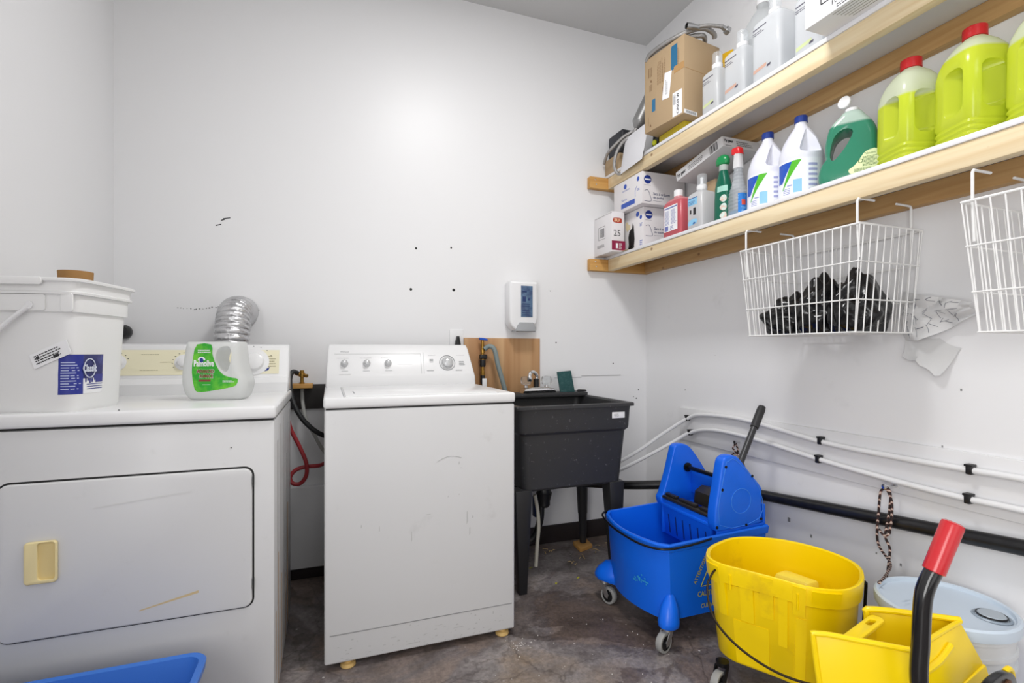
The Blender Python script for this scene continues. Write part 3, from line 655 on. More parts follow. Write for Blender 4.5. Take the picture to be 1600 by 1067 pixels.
tag(MB().tube([(.93, 2.22, .38), (.945, 2.22, .30), (.95, 2.22, .22), (.945, 2.225, .14), (.94, 2.23, .03)], .009, 10).build('water_line', mat('ivory_plastic', '#cfcbbd', .5)), 'ivory plastic water line with a clip hanging under the sink', 'pipe')
tag(MB().box((.965, 2.3, .24), (.985, 2.34, .34), .004).build('blue_valve', mat('dark_blue_plastic', '#27386b', .4)), 'small dark blue shutoff valve behind the ivory water line', 'valve')
# faucet
t = thing('sink_faucet', 'chrome faucet with swung spout and two clear knobs on the back of the black sink', 'faucet', (1.05, 2.47, .85))
MB().prism([(0, 0), (.19, 0), (.18, .022), (.14, .03), (.05, .03), (.01, .022)], (.955, 2.50, .8505), X, Z, -Y, .065, .004).build('base', CHR, t)
m = MB(); m.tube([(1.045, 2.475, .88), (1.047, 2.475, .92), (1.04, 2.46, .945), (1.01, 2.43, .962), (.985, 2.40, .962), (.973, 2.39, .95), (.971, 2.388, .93)], .0095, 14); m.build('spout', CHR, t)
m = MB(); m.lathe([(.014, .878), (.015, .90), (.015, .922), (.01, .924)], (1.045, 2.475, 0)); m.build('spout_collar', BLKP, t)
MB().lathe([(.011, 0), (.0125, .003), (.0125, .022), (.0005, .024)], (.971, 2.388, .915)).build('aerator', CHR, t)
CLR = mat('clear_acrylic', (.92, .94, .95, 1), .08, trans=.9, alpha=.75)
for x in (.985, 1.105):
    k = MB().loft([[Vector((x+(r+.0022*(j % 2))*math.cos(2*PI*j/16), 2.475+(r+.0022*(j % 2))*math.sin(2*PI*j/16), z)) for j in range(16)] for r, z in ((.018, .892), (.024, .898), (.026, .92), (.022, .935), (.004, .938))]).build('clear_knob', CLR, t, sharp=20)
    MB().lathe([(.012, .878), (.008, .893)], (x, 2.475, 0)).build('stem', CHR, k)
# scouring pad
t = tag(MB().hexa([(1.175, 2.443, .8505), (1.262, 2.443, .8505), (1.262, 2.456, .8505), (1.175, 2.456, .8505)], [(1.168, 2.470, .958), (1.252, 2.470, .965), (1.252, 2.483, .965), (1.168, 2.483, .958)], .003).build('scouring_pad', mat('green_scrub', '#2b5152', .95, bump=(180, 1), dirt=('#4a6b68', 60, .5, .7, .6))), 'dark green scouring pad standing on the back edge of the black sink', 'scouring pad')
tag(MB().hexa([(1.285, 2.45, .8505), (1.34, 2.45, .8505), (1.34, 2.475, .8505), (1.285, 2.475, .8505)], [(1.29, 2.452, .862), (1.336, 2.452, .860), (1.336, 2.47, .860), (1.29, 2.47, .862)], .004).build('drain_plug', BLKP), 'small black rubber plug at the right end of the sink deck', 'plug')

# ------------------------------------------------------------------ pipes on the right wall
CDT = mat('conduit_white', (.80, .80, .81, 1), .3)
c1 = [(1.45, 2.46, .40), (1.50, 2.42, .44), (1.60, 2.33, .53), (1.70, 2.25, .63), (1.775, 2.145, .721), (1.775, 2.03, .751), (1.775, 1.82, .760), (1.775, 1.639, .748), (1.775, 1.374, .722), (1.775, 1.122, .718), (1.775, .903, .720), (1.775, .796, .722), (1.775, .2, .722), (1.775, -1, .722)]
c2 = [(1.44, 2.42, .385), (1.50, 2.37, .42), (1.60, 2.28, .50), (1.70, 2.20, .58), (1.775, 2.125, .648), (1.775, 1.96, .684), (1.775, 1.708, .681), (1.775, 1.379, .652), (1.775, 1.122, .637), (1.775, .942, .633), (1.775, .796, .636), (1.775, .2, .64), (1.775, -1, .64)]
tag(MB().tube(c1, .0095, 14).build('water_pipe', CDT), 'upper of the two thin white pipes curving along the right wall', 'pipe', 'thin white pipes clipped to the right wall')
tag(MB().tube(c2, .0095, 14).build('water_pipe', CDT), 'lower of the two thin white pipes curving along the right wall', 'pipe', 'thin white pipes clipped to the right wall')
CLIP = MB(); CLIP.box((-.012, -.008, -.013), (.013, .008, .016), .003); CLIP.box((-.012, -.009, .010), (.013, .012, .017), .002)
pipe_names = ('upper', 'lower')
for i, (y, z, w_) in enumerate(((2.155, .718, 'on the upper white pipe at its far left bend'), (2.135, .645, 'on the lower white pipe at its far left bend'), (1.393, .726, 'on the upper white pipe above the yellow bucket'), (1.402, .653, 'on the lower white pipe above the yellow bucket'), (.916, .7205, 'on the upper white pipe near the right edge'), (.92, .6335, 'on the lower white pipe near the right edge'))):
    o = CLIP.build('pipe_clip', BLKP) if i == 0 else first.copy()
    if i == 0: first = o
    else: C.objects.link(o)
    o.location = (1.775, y, z); tag(o, 'small black pipe clip '+w_, 'clip', 'pipe clips')
tag(MB().tube([(1.765, -1, .74), (1.765, .2, .605), (1.765, .791, .538), (1.765, 1.116, .505), (1.765, 1.685, .444), (1.765, 1.93, .417), (1.745, 1.99, .41), (1.70, 2.04, .405), (1.456, 2.263, .368), (1.25, 2.46, .35), (1.0, 2.50, .345)], .0225, 20, 8).build('drain_pipe', mat('abs_pipe', '#19191b', .28, dirt=('#3a3a3c', 14, .5, .8, .6))), 'thick black drain pipe running along the right wall to the sink', 'pipe')
# braided cords
CORD = bpy.data.materials.new('braided_cord'); CORD.use_nodes = True
nt = CORD.node_tree; N = nt.nodes; tc = N.new('ShaderNodeTexCoord'); mp = N.new('ShaderNodeMapping'); mp.inputs['Rotation'].default_value = (.6, .7, 0); nt.links.new(tc.outputs['Object'], mp.inputs[0])
wv = N.new('ShaderNodeTexWave'); wv.inputs['Scale'].default_value = 26; wv.inputs['Distortion'].default_value = 3; nt.links.new(mp.outputs[0], wv.inputs[0])
cr = N.new('ShaderNodeValToRGB'); cr.color_ramp.interpolation = 'CONSTANT'; e = cr.color_ramp.elements; e[0].color = S('#2a1d1c'); e[1].position = .62; e[1].color = S('#5d2b27'); k = e.new(.86); k.color = S('#c8b3a6')
nt.links.new(wv.outputs[0], cr.inputs[0]); nt.links.new(cr.outputs[0], N['Principled BSDF'].inputs['Base Color']); N['Principled BSDF'].inputs['Roughness'].default_value = .8
t = thing('hanging_rope', 'dark braided cord looped over a nail, hanging down to the white pail lid', 'cord', (XW, 1.13, .61))
m = MB(); m.tube([(1.735, 1.127, .615), (1.735, 1.145, .60), (1.732, 1.150, .53), (1.732, 1.155, .46), (1.733, 1.148, .415), (1.70, 1.092, .387), (1.64, 1.062, .378), (1.585, 1.04, .376), (1.555, 1.032, .372), (1.545, 1.03, .362), (1.56, 1.035, .372), (1.545, 1.022, .378)], .0038, 8)
m.tube([(1.736, 1.127, .622), (1.736, 1.115, .60), (1.733, 1.118, .53), (1.73, 1.127, .46), (1.733, 1.115, .42), (1.73, 1.118, .36), (1.73, 1.125, .31), (1.73, 1.128, .285)], .0038, 8)
m.tube([(1.734, 1.127, .618), (1.734, 1.11, .58), (1.732, 1.108, .53), (1.732, 1.115, .47)], .0038, 8)
m.tube([(1.73, 1.148, .475), (1.728, 1.13, .46), (1.729, 1.115, .47), (1.731, 1.125, .485)], .0038, 8)
m.build('cord', CORD, t)
m = MB(); m.cyl((XW, 1.128, .618), (1.728, 1.128, .622), .004); m.lathe([(.009, 0), (.009, .002), (.0005, .003)], (1.728, 1.128, .622), (-1, 0, 0), 12); m.build('nail', CHR, t)
t = thing('hanging_rope', 'short knotted dark cord on a nail behind the blue wringer lever', 'cord', (XW, 1.80, .64))
m = MB(); m.tube([(1.765, 1.81, .645), (1.762, 1.825, .62), (1.762, 1.80, .60), (1.762, 1.82, .58), (1.762, 1.795, .61), (1.765, 1.81, .645)], .0038, 8)
m.tube([(1.765, 1.82, .60), (1.765, 1.85, .57), (1.765, 1.845, .53), (1.76, 1.80, .50), (1.76, 1.76, .46)], .0036, 8); m.tube([(1.765, 1.80, .60), (1.765, 1.765, .56), (1.765, 1.74, .47)], .0036, 8); m.build('cord', CORD, t)
m = MB(); m.cyl((XW, 1.81, .648), (1.758, 1.81, .650), .0035); m.lathe([(.008, 0), (.008, .002), (.0005, .003)], (1.758, 1.81, .65), (-1, 0, 0), 12); m.build('nail', CHR, t)

# ------------------------------------------------------------------ blue mop bucket and its wringer
BLU = mat('blue_plastic', '#0d6bee', .32, dirt=('#2f8af5', 12, .6, .8, .35))
BLU2 = mat('blue_wringer_plastic', '#1268ea', .35, dirt=('#0d59cc', 7, .5, .8, .4))
t = thing('mop_bucket', 'blue plastic mop bucket on grey casters against the right wall', 'mop bucket', (1.38, 1.69, 0))
def bring(z, front, y0, y1, x1):          # plan outline: bowed front towards -x, straight sides, square back
    P = [Vector((x1, y1, z)), ]
    n = 14; xf = front
    P.append(Vector((xf+.055, y1, z)))
    for k in range(1, n):
        tt = k/n; yy = y1+(y0-y1)*tt; P.append(Vector((xf+.045-.052*math.sin(PI*tt)**.75, yy, z)))
    P.append(Vector((xf+.055, y0, z))); P.append(Vector((x1, y0, z)))
    return P
def skew(P, dz): return [Vector((p.x, p.y, p.z+dz*(p.x-1.15)/.45)) for p in P]
rings = [bring(.088, 1.118, 1.515, 1.868, 1.57), bring(.095, 1.108, 1.500, 1.882, 1.58), skew(bring(.345, 1.092, 1.488, 1.892, 1.60), .015), skew(bring(.349, 1.086, 1.482, 1.898, 1.605), .015), skew(bring(.372, 1.084, 1.480, 1.900, 1.607), .018),
         skew(bring(.378, 1.087, 1.483, 1.897, 1.603), .018), skew(bring(.376, 1.096, 1.491, 1.889, 1.595), .018), bring(.14, 1.118, 1.508, 1.874, 1.575), bring(.10, 1.125, 1.52, 1.865, 1.565)]
bk = MB().loft(rings).build('bucket_body', BLU, t, sharp=28)
# moulded pods above the casters
m = MB(); m2_ = MB()
def pod(mb, x, y, dx, dy, zt):
    mb.loft([[Vector((x+dx*a+r*math.cos(q), y+dy*a+r*math.sin(q)*.9, z)) for q in [2*PI*j/16 for j in range(16)]] for z, r, a in ((.082, .030, 1), (.088, .038, 1), (.105, .040, .95), (.15, .032, .6), (.185, .016, .15), (.195, .006, 0))])
pod(m2_, 1.165, 1.505, -.022, -.018, .18); m2_.build('caster_pod', BLU, bk, sharp=50)
PODP = [(1.21, 1.885), (1.15, 1.93), (1.10, 1.935), (1.082, 1.91), (1.08, 1.875), (1.095, 1.845), (1.12, 1.80), (1.21, 1.80)]
m.loft([[Vector((1.16+(a-1.16)*k, 1.86+(b_-1.86)*k, z)) for a, b_ in PODP] for z, k in ((.095, .97), (.100, 1.0), (.112, 1.0), (.135, .85), (.165, .5), (.168, .3))])
m.build('caster_pod', BLU, bk, sharp=50)
m = MB(); m.box((1.088, 1.692, .30), (1.096, 1.704, .356), .002); m.build('rim_rib', BLU, bk)
WHL = mat('grey_rubber_tyre', '#9a9a98', .6); FRK = mat('zinc', (.55, .55, .55, 1), .35, metal=.9)
def caster(parent, x, y, zt, ang, R=.036, rw=.024, label=None, m1=None, m2=None):
    off = OFF[parent]; e = MB()
    e.T = Matrix.Translation((x, y, 0)) @ Matrix.Rotation(ang, 4, 'Z')
    e.lathe([(.018, zt-.014), (.02, zt-.012), (.02, zt), (.008, zt+.001)], n=18)
    for s_ in (-1, 1): e.prism([(-.010, zt-.012), (.014, zt-.012), (.034, R+.006), (.030, R-.01), (.016, R-.006)], (0, s_*.017-.0015, 0), X, Z, Y, .003)
    c = e.build('caster', m1 or FRK, parent)
    e = MB(); e.T = Matrix.Translation((x, y, 0)) @ Matrix.Rotation(ang, 4, 'Z')
    e.lathe([(R-.010, -.011), (R-.002, -.0115), (R, -.008), (R, .008), (R-.002, .0115), (R-.010, .011)], (.024, 0, R), (0, 1, 0), 30, (0, 0)); w_ = e.build('wheel', m2 or WHL, c)
    e = MB(); e.T = Matrix.Translation((x, y, 0)) @ Matrix.Rotation(ang, 4, 'Z')
    e.lathe([(R-.009, -.009), (.008, -.007), (.006, -.017), (.0005, -.018)][::-1], (.024, 0, R), (0, 1, 0), 24); e.lathe([(R-.009, .009), (.008, .007), (.006, .017), (.0005, .018)], (.024, 0, R), (0, 1, 0), 24)
    e.build('wheel_hub', BLKP, c); return c
caster(t, 1.14, 1.49, .082, math.radians(200))
caster(t, 1.108, 1.872, .096, math.radians(-70))
caster(t, 1.53, 1.53, .09, math.radians(20)); caster(t, 1.53, 1.86, .09, math.radians(60))
m = MB(); m.tube([(1.16, 1.904, .374), (1.118, 1.895, .372), (1.088, 1.85, .371), (1.066, 1.75, .368), (1.064, 1.65, .364), (1.078, 1.55, .362), (1.12, 1.478, .366), (1.22, 1.466, .372), (1.32, 1.470, .382)], .0042, 8); m.build('bail_handle', BLKM, t)
YPR = mat('yellow_print', '#b5ad3c', .6); m = MB(); q = 1.4855; R_ = Matrix.Rotation(math.radians(0), 4, 'Y')
du = Vector((math.cos(math.radians(62)), 0, math.sin(math.radians(62)))); dv = Vector((-du.z, 0, du.x))
m.text('ATTENTION', (1.262, q, .215), du, dv, w=.105, h=.014, bold=.02)
m.text('CAUTION', (1.270, q, .168), X, Z, w=.10, h=.020, bold=.02); m.text('CUIDADO', (1.285, q, .125), X, Z, w=.09, h=.016, bold=.02)
for a, b_ in (((1.285, .205), (1.335, .30)), ((1.335, .30), (1.385, .205)), ((1.385, .205), (1.285, .205))):
    m.cyl((a[0], q, a[1]), (b_[0], q, b_[1]), .0016, 6)
m.cyl((1.325, q, .225), (1.34, q, .265), .003, 6); m.cyl((1.335, q, .24), (1.355, q, .22), .003, 6); m.cyl((1.327, q, .232), (1.312, q, .215), .0025, 6); m.lathe([(.006, -.0004), (.006, .0004)], (1.342, q, .275), (0, -1, 0), 10)
m.build('warning_print', YPR, bk)
m = MB(); rnd = random.Random(3)
for i in range(26):
    yy = 1.555+rnd.uniform(0, .085); zz = .205+rnd.gauss(0, .007); m.add([(1.0993+.0, yy, zz), (1.0993, yy-.006, zz+.001), (1.0993, yy-.005, zz+.006), (1.0993, yy+.001, zz+.005)], [[0, 1, 2, 3]])
# (faint cyan scuffs sit just off the bowed front)
for v in m.v: v.x = 1.096-.052*0+(.0)-.052*math.sin(PI*max(0, min(1, (1.885-v.y)/.39)))**.75+.045-.0016+(.27-v.z)*.05
m.flat = 1; m.build('scuff_mark', mat('cyan_scuff', '#38a8e0', .5), bk)

t = thing('mop_wringer', 'blue side press wringer with dark lever sitting on the blue mop bucket', 'wringer', (1.47, 1.69, .30))
def plate(y0, th, shape):
    return MB().prism(outline(shape, 4), (0, y0+th, 0), X, Z, -Y, th, .008, 3)
shR = [(1.352, .43), (1.357, .405), (1.37, .395), (1.46, .398), (1.56, .402), (1.578, .408), (1.58, .43), (1.580, .52), (1.576, .545), (1.52, .605), (1.475, .655), (1.452, .672), (1.42, .676), (1.395, .665), (1.385, .64), (1.37, .56), (1.355, .48)]
sp1 = plate(1.487, .045, shR).build('side_panel', BLU2, t, sharp=50)
shL = [(1.36, .43), (1.365, .405), (1.38, .398), (1.46, .400), (1.60, .404), (1.62, .41), (1.622, .43), (1.622, .49), (1.618, .51), (1.57, .58), (1.525, .635), (1.495, .655), (1.46, .660), (1.435, .65), (1.425, .62), (1.40, .53), (1.372, .45)]
plate(1.822, .042, shL).build('side_panel', BLU2, t, sharp=50)
m = MB(); m.lathe([(.048, 0), (.048, .0012), (.046, .0012), (.046, 0)], (1.475, 1.487, .50), (0, -1, 0), 40, (0, 0))
ins = [(1.372, .42), (1.565, .424), (1.565, .54), (1.452, .655), (1.415, .655), (1.40, .63)]
m.tube([(a, 1.4868, b_) for a, b_ in ins], .0012, 6, 3, True); m.build('moulded_line', mat('pale_blue_edge', '#3f86e6', .35), sp1)
m = MB()
for a, b_ in ((1.36, .412), (1.385, .55), (1.402, .635), (1.53, .59), (1.575, .42), (1.5, .406)): m.lathe([(.006, 0), (.0055, .002), (.0005, .003)], (a, 1.487, b_), (0, -1, 0), 10)
m.build('bolt', BLKM, sp1)
# slotted hopper hanging into the bucket
m = MB()
m.hexa([(1.385, 1.53, .275), (1.395, 1.53, .275), (1.395, 1.83, .275), (1.385, 1.83, .275)], [(1.366, 1.532, .43), (1.378, 1.532, .43), (1.378, 1.822, .43), (1.366, 1.822, .43)], .002)
m.box((1.362, 1.531, .40), (1.372, 1.823, .412), .002); m.box((1.60, 1.50, .28), (1.612, 1.86, .47), .003); m.box((1.39, 1.53, .272), (1.60, 1.83, .282), .003)
m.box((1.37, 1.822, .28), (1.60, 1.832, .41), .003); m.box((1.37, 1.497, .33), (1.60, 1.505, .40), .003); m.build('hopper', BLU2, t)
m = MB()
for i in range(6): y = 1.56+i*.045; m.hexa([(1.3815, y, .29), (1.385, y, .29), (1.385, y+.006, .29), (1.3815, y+.006, .29)], [(1.3722, y, .37), (1.378, y, .37), (1.378, y+.006, .37), (1.3722, y+.006, .37)])
m.build('drain_slot', mat('slot_shadow_blue', '#0a2f7c', .6), t)
SQ = mat('squeeze_rubber', '#2b2824', .35)
m = MB(); m.box((1.362, 1.534, .432), (1.402, 1.820, .446), .005); m.box((1.372, 1.534, .446), (1.392, 1.60, .458), .004); m.box((1.372, 1.62, .446), (1.392, 1.72, .458), .004); m.box((1.372, 1.74, .446), (1.392, 1.81, .458), .004); m.build('press_roller', SQ, t)
MB().prism([(1.43, .44), (1.50, .44), (1.53, .47), (1.52, .50), (1.47, .51), (1.435, .49)], (0, 1.70, 0), X, Z, -Y, .14, .008).build('press_plate', SQ, t)
m = MB(); m.cyl((1.50, 1.53, .555), (1.50, 1.825, .555), .009); m.lathe([(.020, 0), (.02, .008), (.010, .010)], (1.50, 1.823, .555), (0, -1, 0), 18); m.build('cross_bar', BLKM, t)
MB().box((1.52, 1.53, .44), (1.535, 1.823, .55), .004).build('back_plate', BLU2, t)
lv = MB().tube([(1.49, 1.542, .54), (1.528, 1.55, .615), (1.60, 1.572, .707), (1.697, 1.60, .832)], .0125, 16, 4).build('lever', mat('dark_grey_metal', '#3b3b3d', .35, metal=.3), t)
MB().tube([(1.640, 1.583, .758), (1.67, 1.592, .797), (1.702, 1.6015, .838)], lambda s_: .0165 if s_ < .95 else .014, 18, 3).build('grip', mat('grip_rubber', '#2d2d2f', .55), lv)

# ------------------------------------------------------------------ yellow mop bucket
YEL = mat('yellow_plastic', '#ffdb00', .33, dirt=('#b9861a', 9, .55, .80, .5))
t = thing('mop_bucket', 'yellow plastic mop bucket with a thin black wire bail, in front of the blue one', 'mop bucket', (1.37, 1.20, 0))
RIM = [(1.160, 1.315), (1.215, 1.37), (1.287, 1.400), (1.361, 1.415), (1.44, 1.395), (1.52, 1.335), (1.568, 1.245), (1.578, 1.15), (1.545, 1.075), (1.459, 1.012), (1.380, .990), (1.325, 1.003), (1.272, 1.045), (1.232, 1.120), (1.190, 1.190), (1.155, 1.255)]
P0 = smooth_path([(a, b_, 0) for a, b_ in RIM], 4, True); cc = Vector((1.37, 1.20, 0))
def yr(z, k, f=0):
    R = []
    for i, p in enumerate(P0):
        d = p-cc; R.append(Vector((cc.x+d.x*k-d.normalized().x*f*.0, cc.y+d.y*k, z)))
    return R
def dip(R, dz):     # the camera-side rim is scalloped slightly
    return R
rings = [yr(.092, .80), yr(.10, .835), yr(.235, .90), yr(.242, .915), yr(.340, .940), yr(.345, .985), yr(.372, .997), yr(.392, 1.003), yr(.400, .995), yr(.402, .975), yr(.398, .945), yr(.30, .915), yr(.105, .82), yr(.10, .80)]
yb = MB().loft(rings).build('bucket_body', YEL, t, sharp=40)
# outer ribs, panels and lugs
def rimpt(i, k, z): p = P0[int(i*4) % len(P0)]; d = p-cc; return Vector((cc.x+d.x*k, cc.y+d.y*k, z))
m = MB()
def slab(i0, i1, z0, z1, k0, k1, dk=.03):
    k0 += .012; k1 += .012
    n = 6; out = []
    for z, kk in ((z0, k0), (z1, k1)):
        rows = []
        for j in range(n+1):
            f = (i0+(i1-i0)*j/n)*4; a = int(f) % len(P0); b_ = (a+1) % len(P0); p = P0[a].lerp(P0[b_], f-int(f)); d = p-cc
            rows.append((Vector((cc.x+d.x*kk, cc.y+d.y*kk, z)), Vector((cc.x+d.x*(kk+dk), cc.y+d.y*(kk+dk), z))))
        out.append(rows)
    ring = lambda R: [q[0] for q in R]+[q[1] for q in R[::-1]]
    m.loft([ring(out[0]), ring(out[1])])
slab(13.0, 13.45, .27, .395, .90, .965); slab(13.7, 14.2, .24, .375, .89, .95); slab(12.55, 12.85, .20, .385, .88, .955); slab(14.8, 15.2, .24, .39, .89, .96)
slab(12.0, 12.4, .31, .395, .92, .965, .04); slab(10.6, 11.8, .345, .392, .935, .975, .035); slab(15.0, 15.9, .335, .39, .935, .975, .03)
slab(13.2, 14.6, .10, .235, .81, .875, .022); slab(11.9, 12.3, .10, .30, .81, .90, .03)
m.build('outer_panel', YEL, yb)
m = MB(); a = rimpt(12.45, .998, .33); b_ = rimpt(12.45, 1.0, .375); m.cyl(a, b_, .0035, 8); a = rimpt(14.65, .998, .33); b_ = rimpt(14.65, 1.0, .375); m.cyl(a, b_, .0035, 8); m.build('lug', YEL, yb)
MB().hexa([(1.47, 1.20, .20), (1.53, 1.20, .20), (1.51, 1.33, .20), (1.43, 1.32, .20)], [(1.485, 1.21, .305), (1.54, 1.21, .305), (1.51, 1.32, .305), (1.445, 1.31, .305)], .012).build('inner_boss', mat('pale_yellow', '#ffe95a', .3), yb)
m = MB()
bail = [(1.160, 1.268, .378), (1.135, 1.262, .368), (1.105, 1.25, .33), (1.085, 1.20, .27), (1.10, 1.13, .225), (1.14, 1.05, .195), (1.19, .985, .185), (1.25, .94, .19), (1.33, .92, .22), (1.42, .935, .235), (1.50, .985, .24), (1.535, 1.03, .235), (1.537, 1.062, .225)]
m.tube(bail, .0035, 8); m.build('bail_handle', mat('bail_wire', '#3a3128', .3, metal=.7), t)
m = MB(); m.tube([(1.522, 1.074, .350), (1.543, 1.068, .357), (1.549, 1.066, .348), (1.536, 1.066, .215)], .0045, 8, 4); m.box((1.505, 1.05, .195), (1.548, 1.085, .222), .004); m.build('bracket', BLKM, t)
for x, y, a in ((1.165, 1.25, 200), (1.33, 1.06, 250), (1.49, 1.16, 20), (1.38, 1.37, 90)): caster(t, x, y, .094, math.radians(a), .036, .024, m1=BLKM)

# ------------------------------------------------------------------ yellow wringer with red grip
YEL2 = mat('yellow_wringer_plastic', '#ffdc0a', .3)
t = thing('mop_wringer', 'yellow mop wringer with bent black lever and red grip, lower right corner', 'wringer', (1.27, .82, 0))
P1, P2, P3, P4 = Vector((1.077, .867, .40)), Vector((1.223, .739, .40)), Vector((1.46, .775, .405)), Vector((1.29, .886, .41))
def wall_(A, B, A2, B2, th=.008, rr_=.0035):  # a slab between top edge AB and bottom edge A2B2
    n = (B-A).cross(A2-A).normalized()*th
    m_ = MB(); m_.hexa([A2, B2, B2+n, A2+n], [A, B, B+n, A+n], rr_); return m_
front = wall_(P1, P2, Vector((1.115, .83, .0)), Vector((1.21, .73, .0)), .007).build('front_flare', YEL2, t)
MB().tube([P1.lerp(Vector((1.115, .83, 0)), .6), P1.lerp(Vector((1.115, .83, 0)), .06), P1.lerp(P2, .06)+Vector((0, 0, .002)), P1.lerp(P2, .5)+Vector((0, 0, .003)), P2+Vector((0, 0, .002))], .0065, 10, 4).build('rolled_edge', YEL2, front)
back = wall_(P4, P3, Vector((1.275, .85, .0)), Vector((1.37, .80, .0)), .007).build('back_flare', YEL2, t)
MB().tube([P4.lerp(Vector((1.275, .85, 0)), .25), P4.lerp(Vector((1.275, .85, 0)), .04), P4.lerp(P3, .08)+Vector((0, 0, .003)), P3+Vector((0, 0, .003))], .0075, 10, 4).build('rolled_edge', YEL2, back)
A2, B2 = Vector((1.235, .715, .0)), Vector((1.42, .725, .0))
sd = MB(); mid = [Vector((1.235, .712, .27)), Vector((1.475, .735, .32))]
sd.hexa([mid[0], mid[1], mid[1]+Vector((-.004, .02, 0)), mid[0]+Vector((0, .02, 0))], [P2, P3, P3+Vector((-.012, .008, 0)), P2+Vector((-.002, .010, 0))], .003)
sd.hexa([A2, Vector((1.50, .66, 0)), Vector((1.50, .69, 0)), A2+Vector((0, .02, 0))], [mid[0], mid[1]+Vector((.0, -.005, 0)), mid[1]+Vector((0, .015, 0)), mid[0]+Vector((0, .02, 0))], .003)
sdo = sd.build('side_body', YEL2, t)
m = MB(); m.tube([P2+Vector((0, 0, .001)), P2.lerp(P3, .5)+Vector((0, 0, .002)), P3], .006, 10, 3); m.tube([P2.lerp(P3, .12)+Vector((.0, -.010, -.050)), P2.lerp(P3, .40)+Vector((.0, -.012, -.045)), P2.lerp(P3, .66)+Vector((0, -.010, -.030))], .009, 10, 3); m.build('rib', YEL2, sdo)
# perforated pressing plate between the flares
pr = MB(); a = Vector((1.135, .845, .392)); b_ = Vector((1.285, .872, .408))
ax = (b_-a).normalized(); ay = Vector((-.35, -.9, .0)).normalized(); ay = (ay-ax*ay.dot(ax)).normalized(); az = ax.cross(ay)
L_ = (b_-a).length
pr.prism(rrect(L_, .034, .014), a, ax, ay, az, .010, .003)
ct = MB().prism(rrect(.032, .014, .0068), a+ax*(L_-.055)+ay*.010-az*.02, ax, ay, az, .05)
pr.build('press_handle', YEL2, t, cut=[ct])
MB().hexa([(1.15, .82, .1), (1.28, .84, .1), (1.275, .855, .1), (1.145, .835, .1)], [(1.13, .835, .385), (1.29, .862, .39), (1.288, .874, .39), (1.128, .848, .385)], .003).build('press_plate', YEL2, t)
lv = MB().tube([(1.30, .668, .10), (1.21, .688, .24), (1.168, .692, .36), (1.168, .690, .46), (1.172, .688, .545), (1.180, .685, .580), (1.196, .680, .612), (1.212, .674, .655)], .0165, 18, 6).build('lever', mat('gloss_black_pipe', '#151517', .18, coat=.5), t)
ga, gb = Vector((1.1935, .6808, .606)), Vector((1.2335, .6663, .709)); gl_ = (gb-ga).length
MB().lathe([(.0168, 0), (.0205, .002), (.0208, gl_-.006), (.0195, gl_-.001), (.013, gl_+.002), (.0005, gl_+.002)], ga, gb-ga, 30).build('grip', mat('red_grip', '#c8242c', .25, coat=.4, bump=(120, .1)), lv)
m = MB(); m.prism(outline([(-.07, -.09), (.05, -.09), (.075, -.02), (.07, .012), (.045, .028), (.0, .033), (-.045, .025), (-.07, .0)], 4), (1.375, .672, .327), (1, .08, 0), Z, (.08, -1, 0), .016, .004); br = m.build('gear_bracket', mat('gloss_black_cast', '#18181a', .25, coat=.3), t)
m = MB()
for dx, dz in ((.03, .006), (-.02, -.008)): m.lathe([(.013, 0), (.013, .004), (.008, .005), (.008, .010), (.0005, .011)], (1.375+dx, .656+dx*.08, .327+dz), (.08, -1, 0), 14)
m.build('bolt', mat('rusty_bolt', '#6b4a36', .5, metal=.6), br)
MB().tube([(1.425, .672, .350), (1.445, .674, .352), (1.465, .678, .335), (1.475, .680, .30)], .006, 10, 4).build('flange', YEL2, br)

# ------------------------------------------------------------------ round white pail with lid
t = thing('round_pail', 'round white pail with flat pale lid against the right wall, bottom right', 'pail', (1.612, .895, 0), local=True)
pb = MB().lathe([(.0, 0), (.128, 0), (.132, .004), (.142, .25), (.148, .252), (.148, .262), (.143, .264), (.1435, .285), (.149, .287), (.149, .296), (.144, .298), (.145, .33), (.15, .33), (.151, .345)], n=56).build('pail_body', mat('pail_translucent', '#e7ebf0', .3, transl=.2, level=(.285, '#eef0f2')), t)
MB().lathe([(.1335, .03), (.1425, .235), (.1420, .236), (.1330, .03)], n=56, cap=(0, 0)).build('label', mat('pail_label', '#7f8ab8', .4, dirt=('#c8cde0', 14, .5, .62, .8)), pb)
LIDM = mat('pale_blue_lid', '#ccd9e6', .32, dirt=('#a6b1bb', 30, .68, .85, .5))
ld = MB().lathe([(.150, .338), (.157, .342), (.1585, .352), (.1575, .368), (.152, .373), (.146, .371), (.144, .362), (.139, .361), (.0005, .364)], n=64, cap=(0, 0)).build('lid', LIDM, t)
m = MB(); m.lathe([(.042, .363), (.038, .3665), (.034, .364), (.033, .362)], (.046, -.086, 0), n=36, cap=(0, 0)); sp_ = m.build('spout_ring', mat('spout_grey', '#9aa7b4', .3), ld)
MB().lathe([(.030, .362), (.030, .369), (.027, .3715), (.0005, .3715)], (.046, -.086, 0), n=36, cap=(0, 1)).build('spout_cap', mat('spout_cap', '#aab4bd', .25), ld)
MB().lathe([(.0315, .366), (.0330, .367), (.0325, .3695), (.0305, .370)], (.046, -.086, 0), n=36, cap=(0, 0)).build('black_seal', BLKP, ld)
m = MB()
for i in range(9): a = i*.6; m.fine((-.09+.02*math.cos(a), .0+.05*math.sin(a), .3645), X, Y, .03, .004, 1, .5)
m.flat = 1; m.build('moulded_mark', mat('soft_blue_mark', '#b4c2cf', .5), ld)

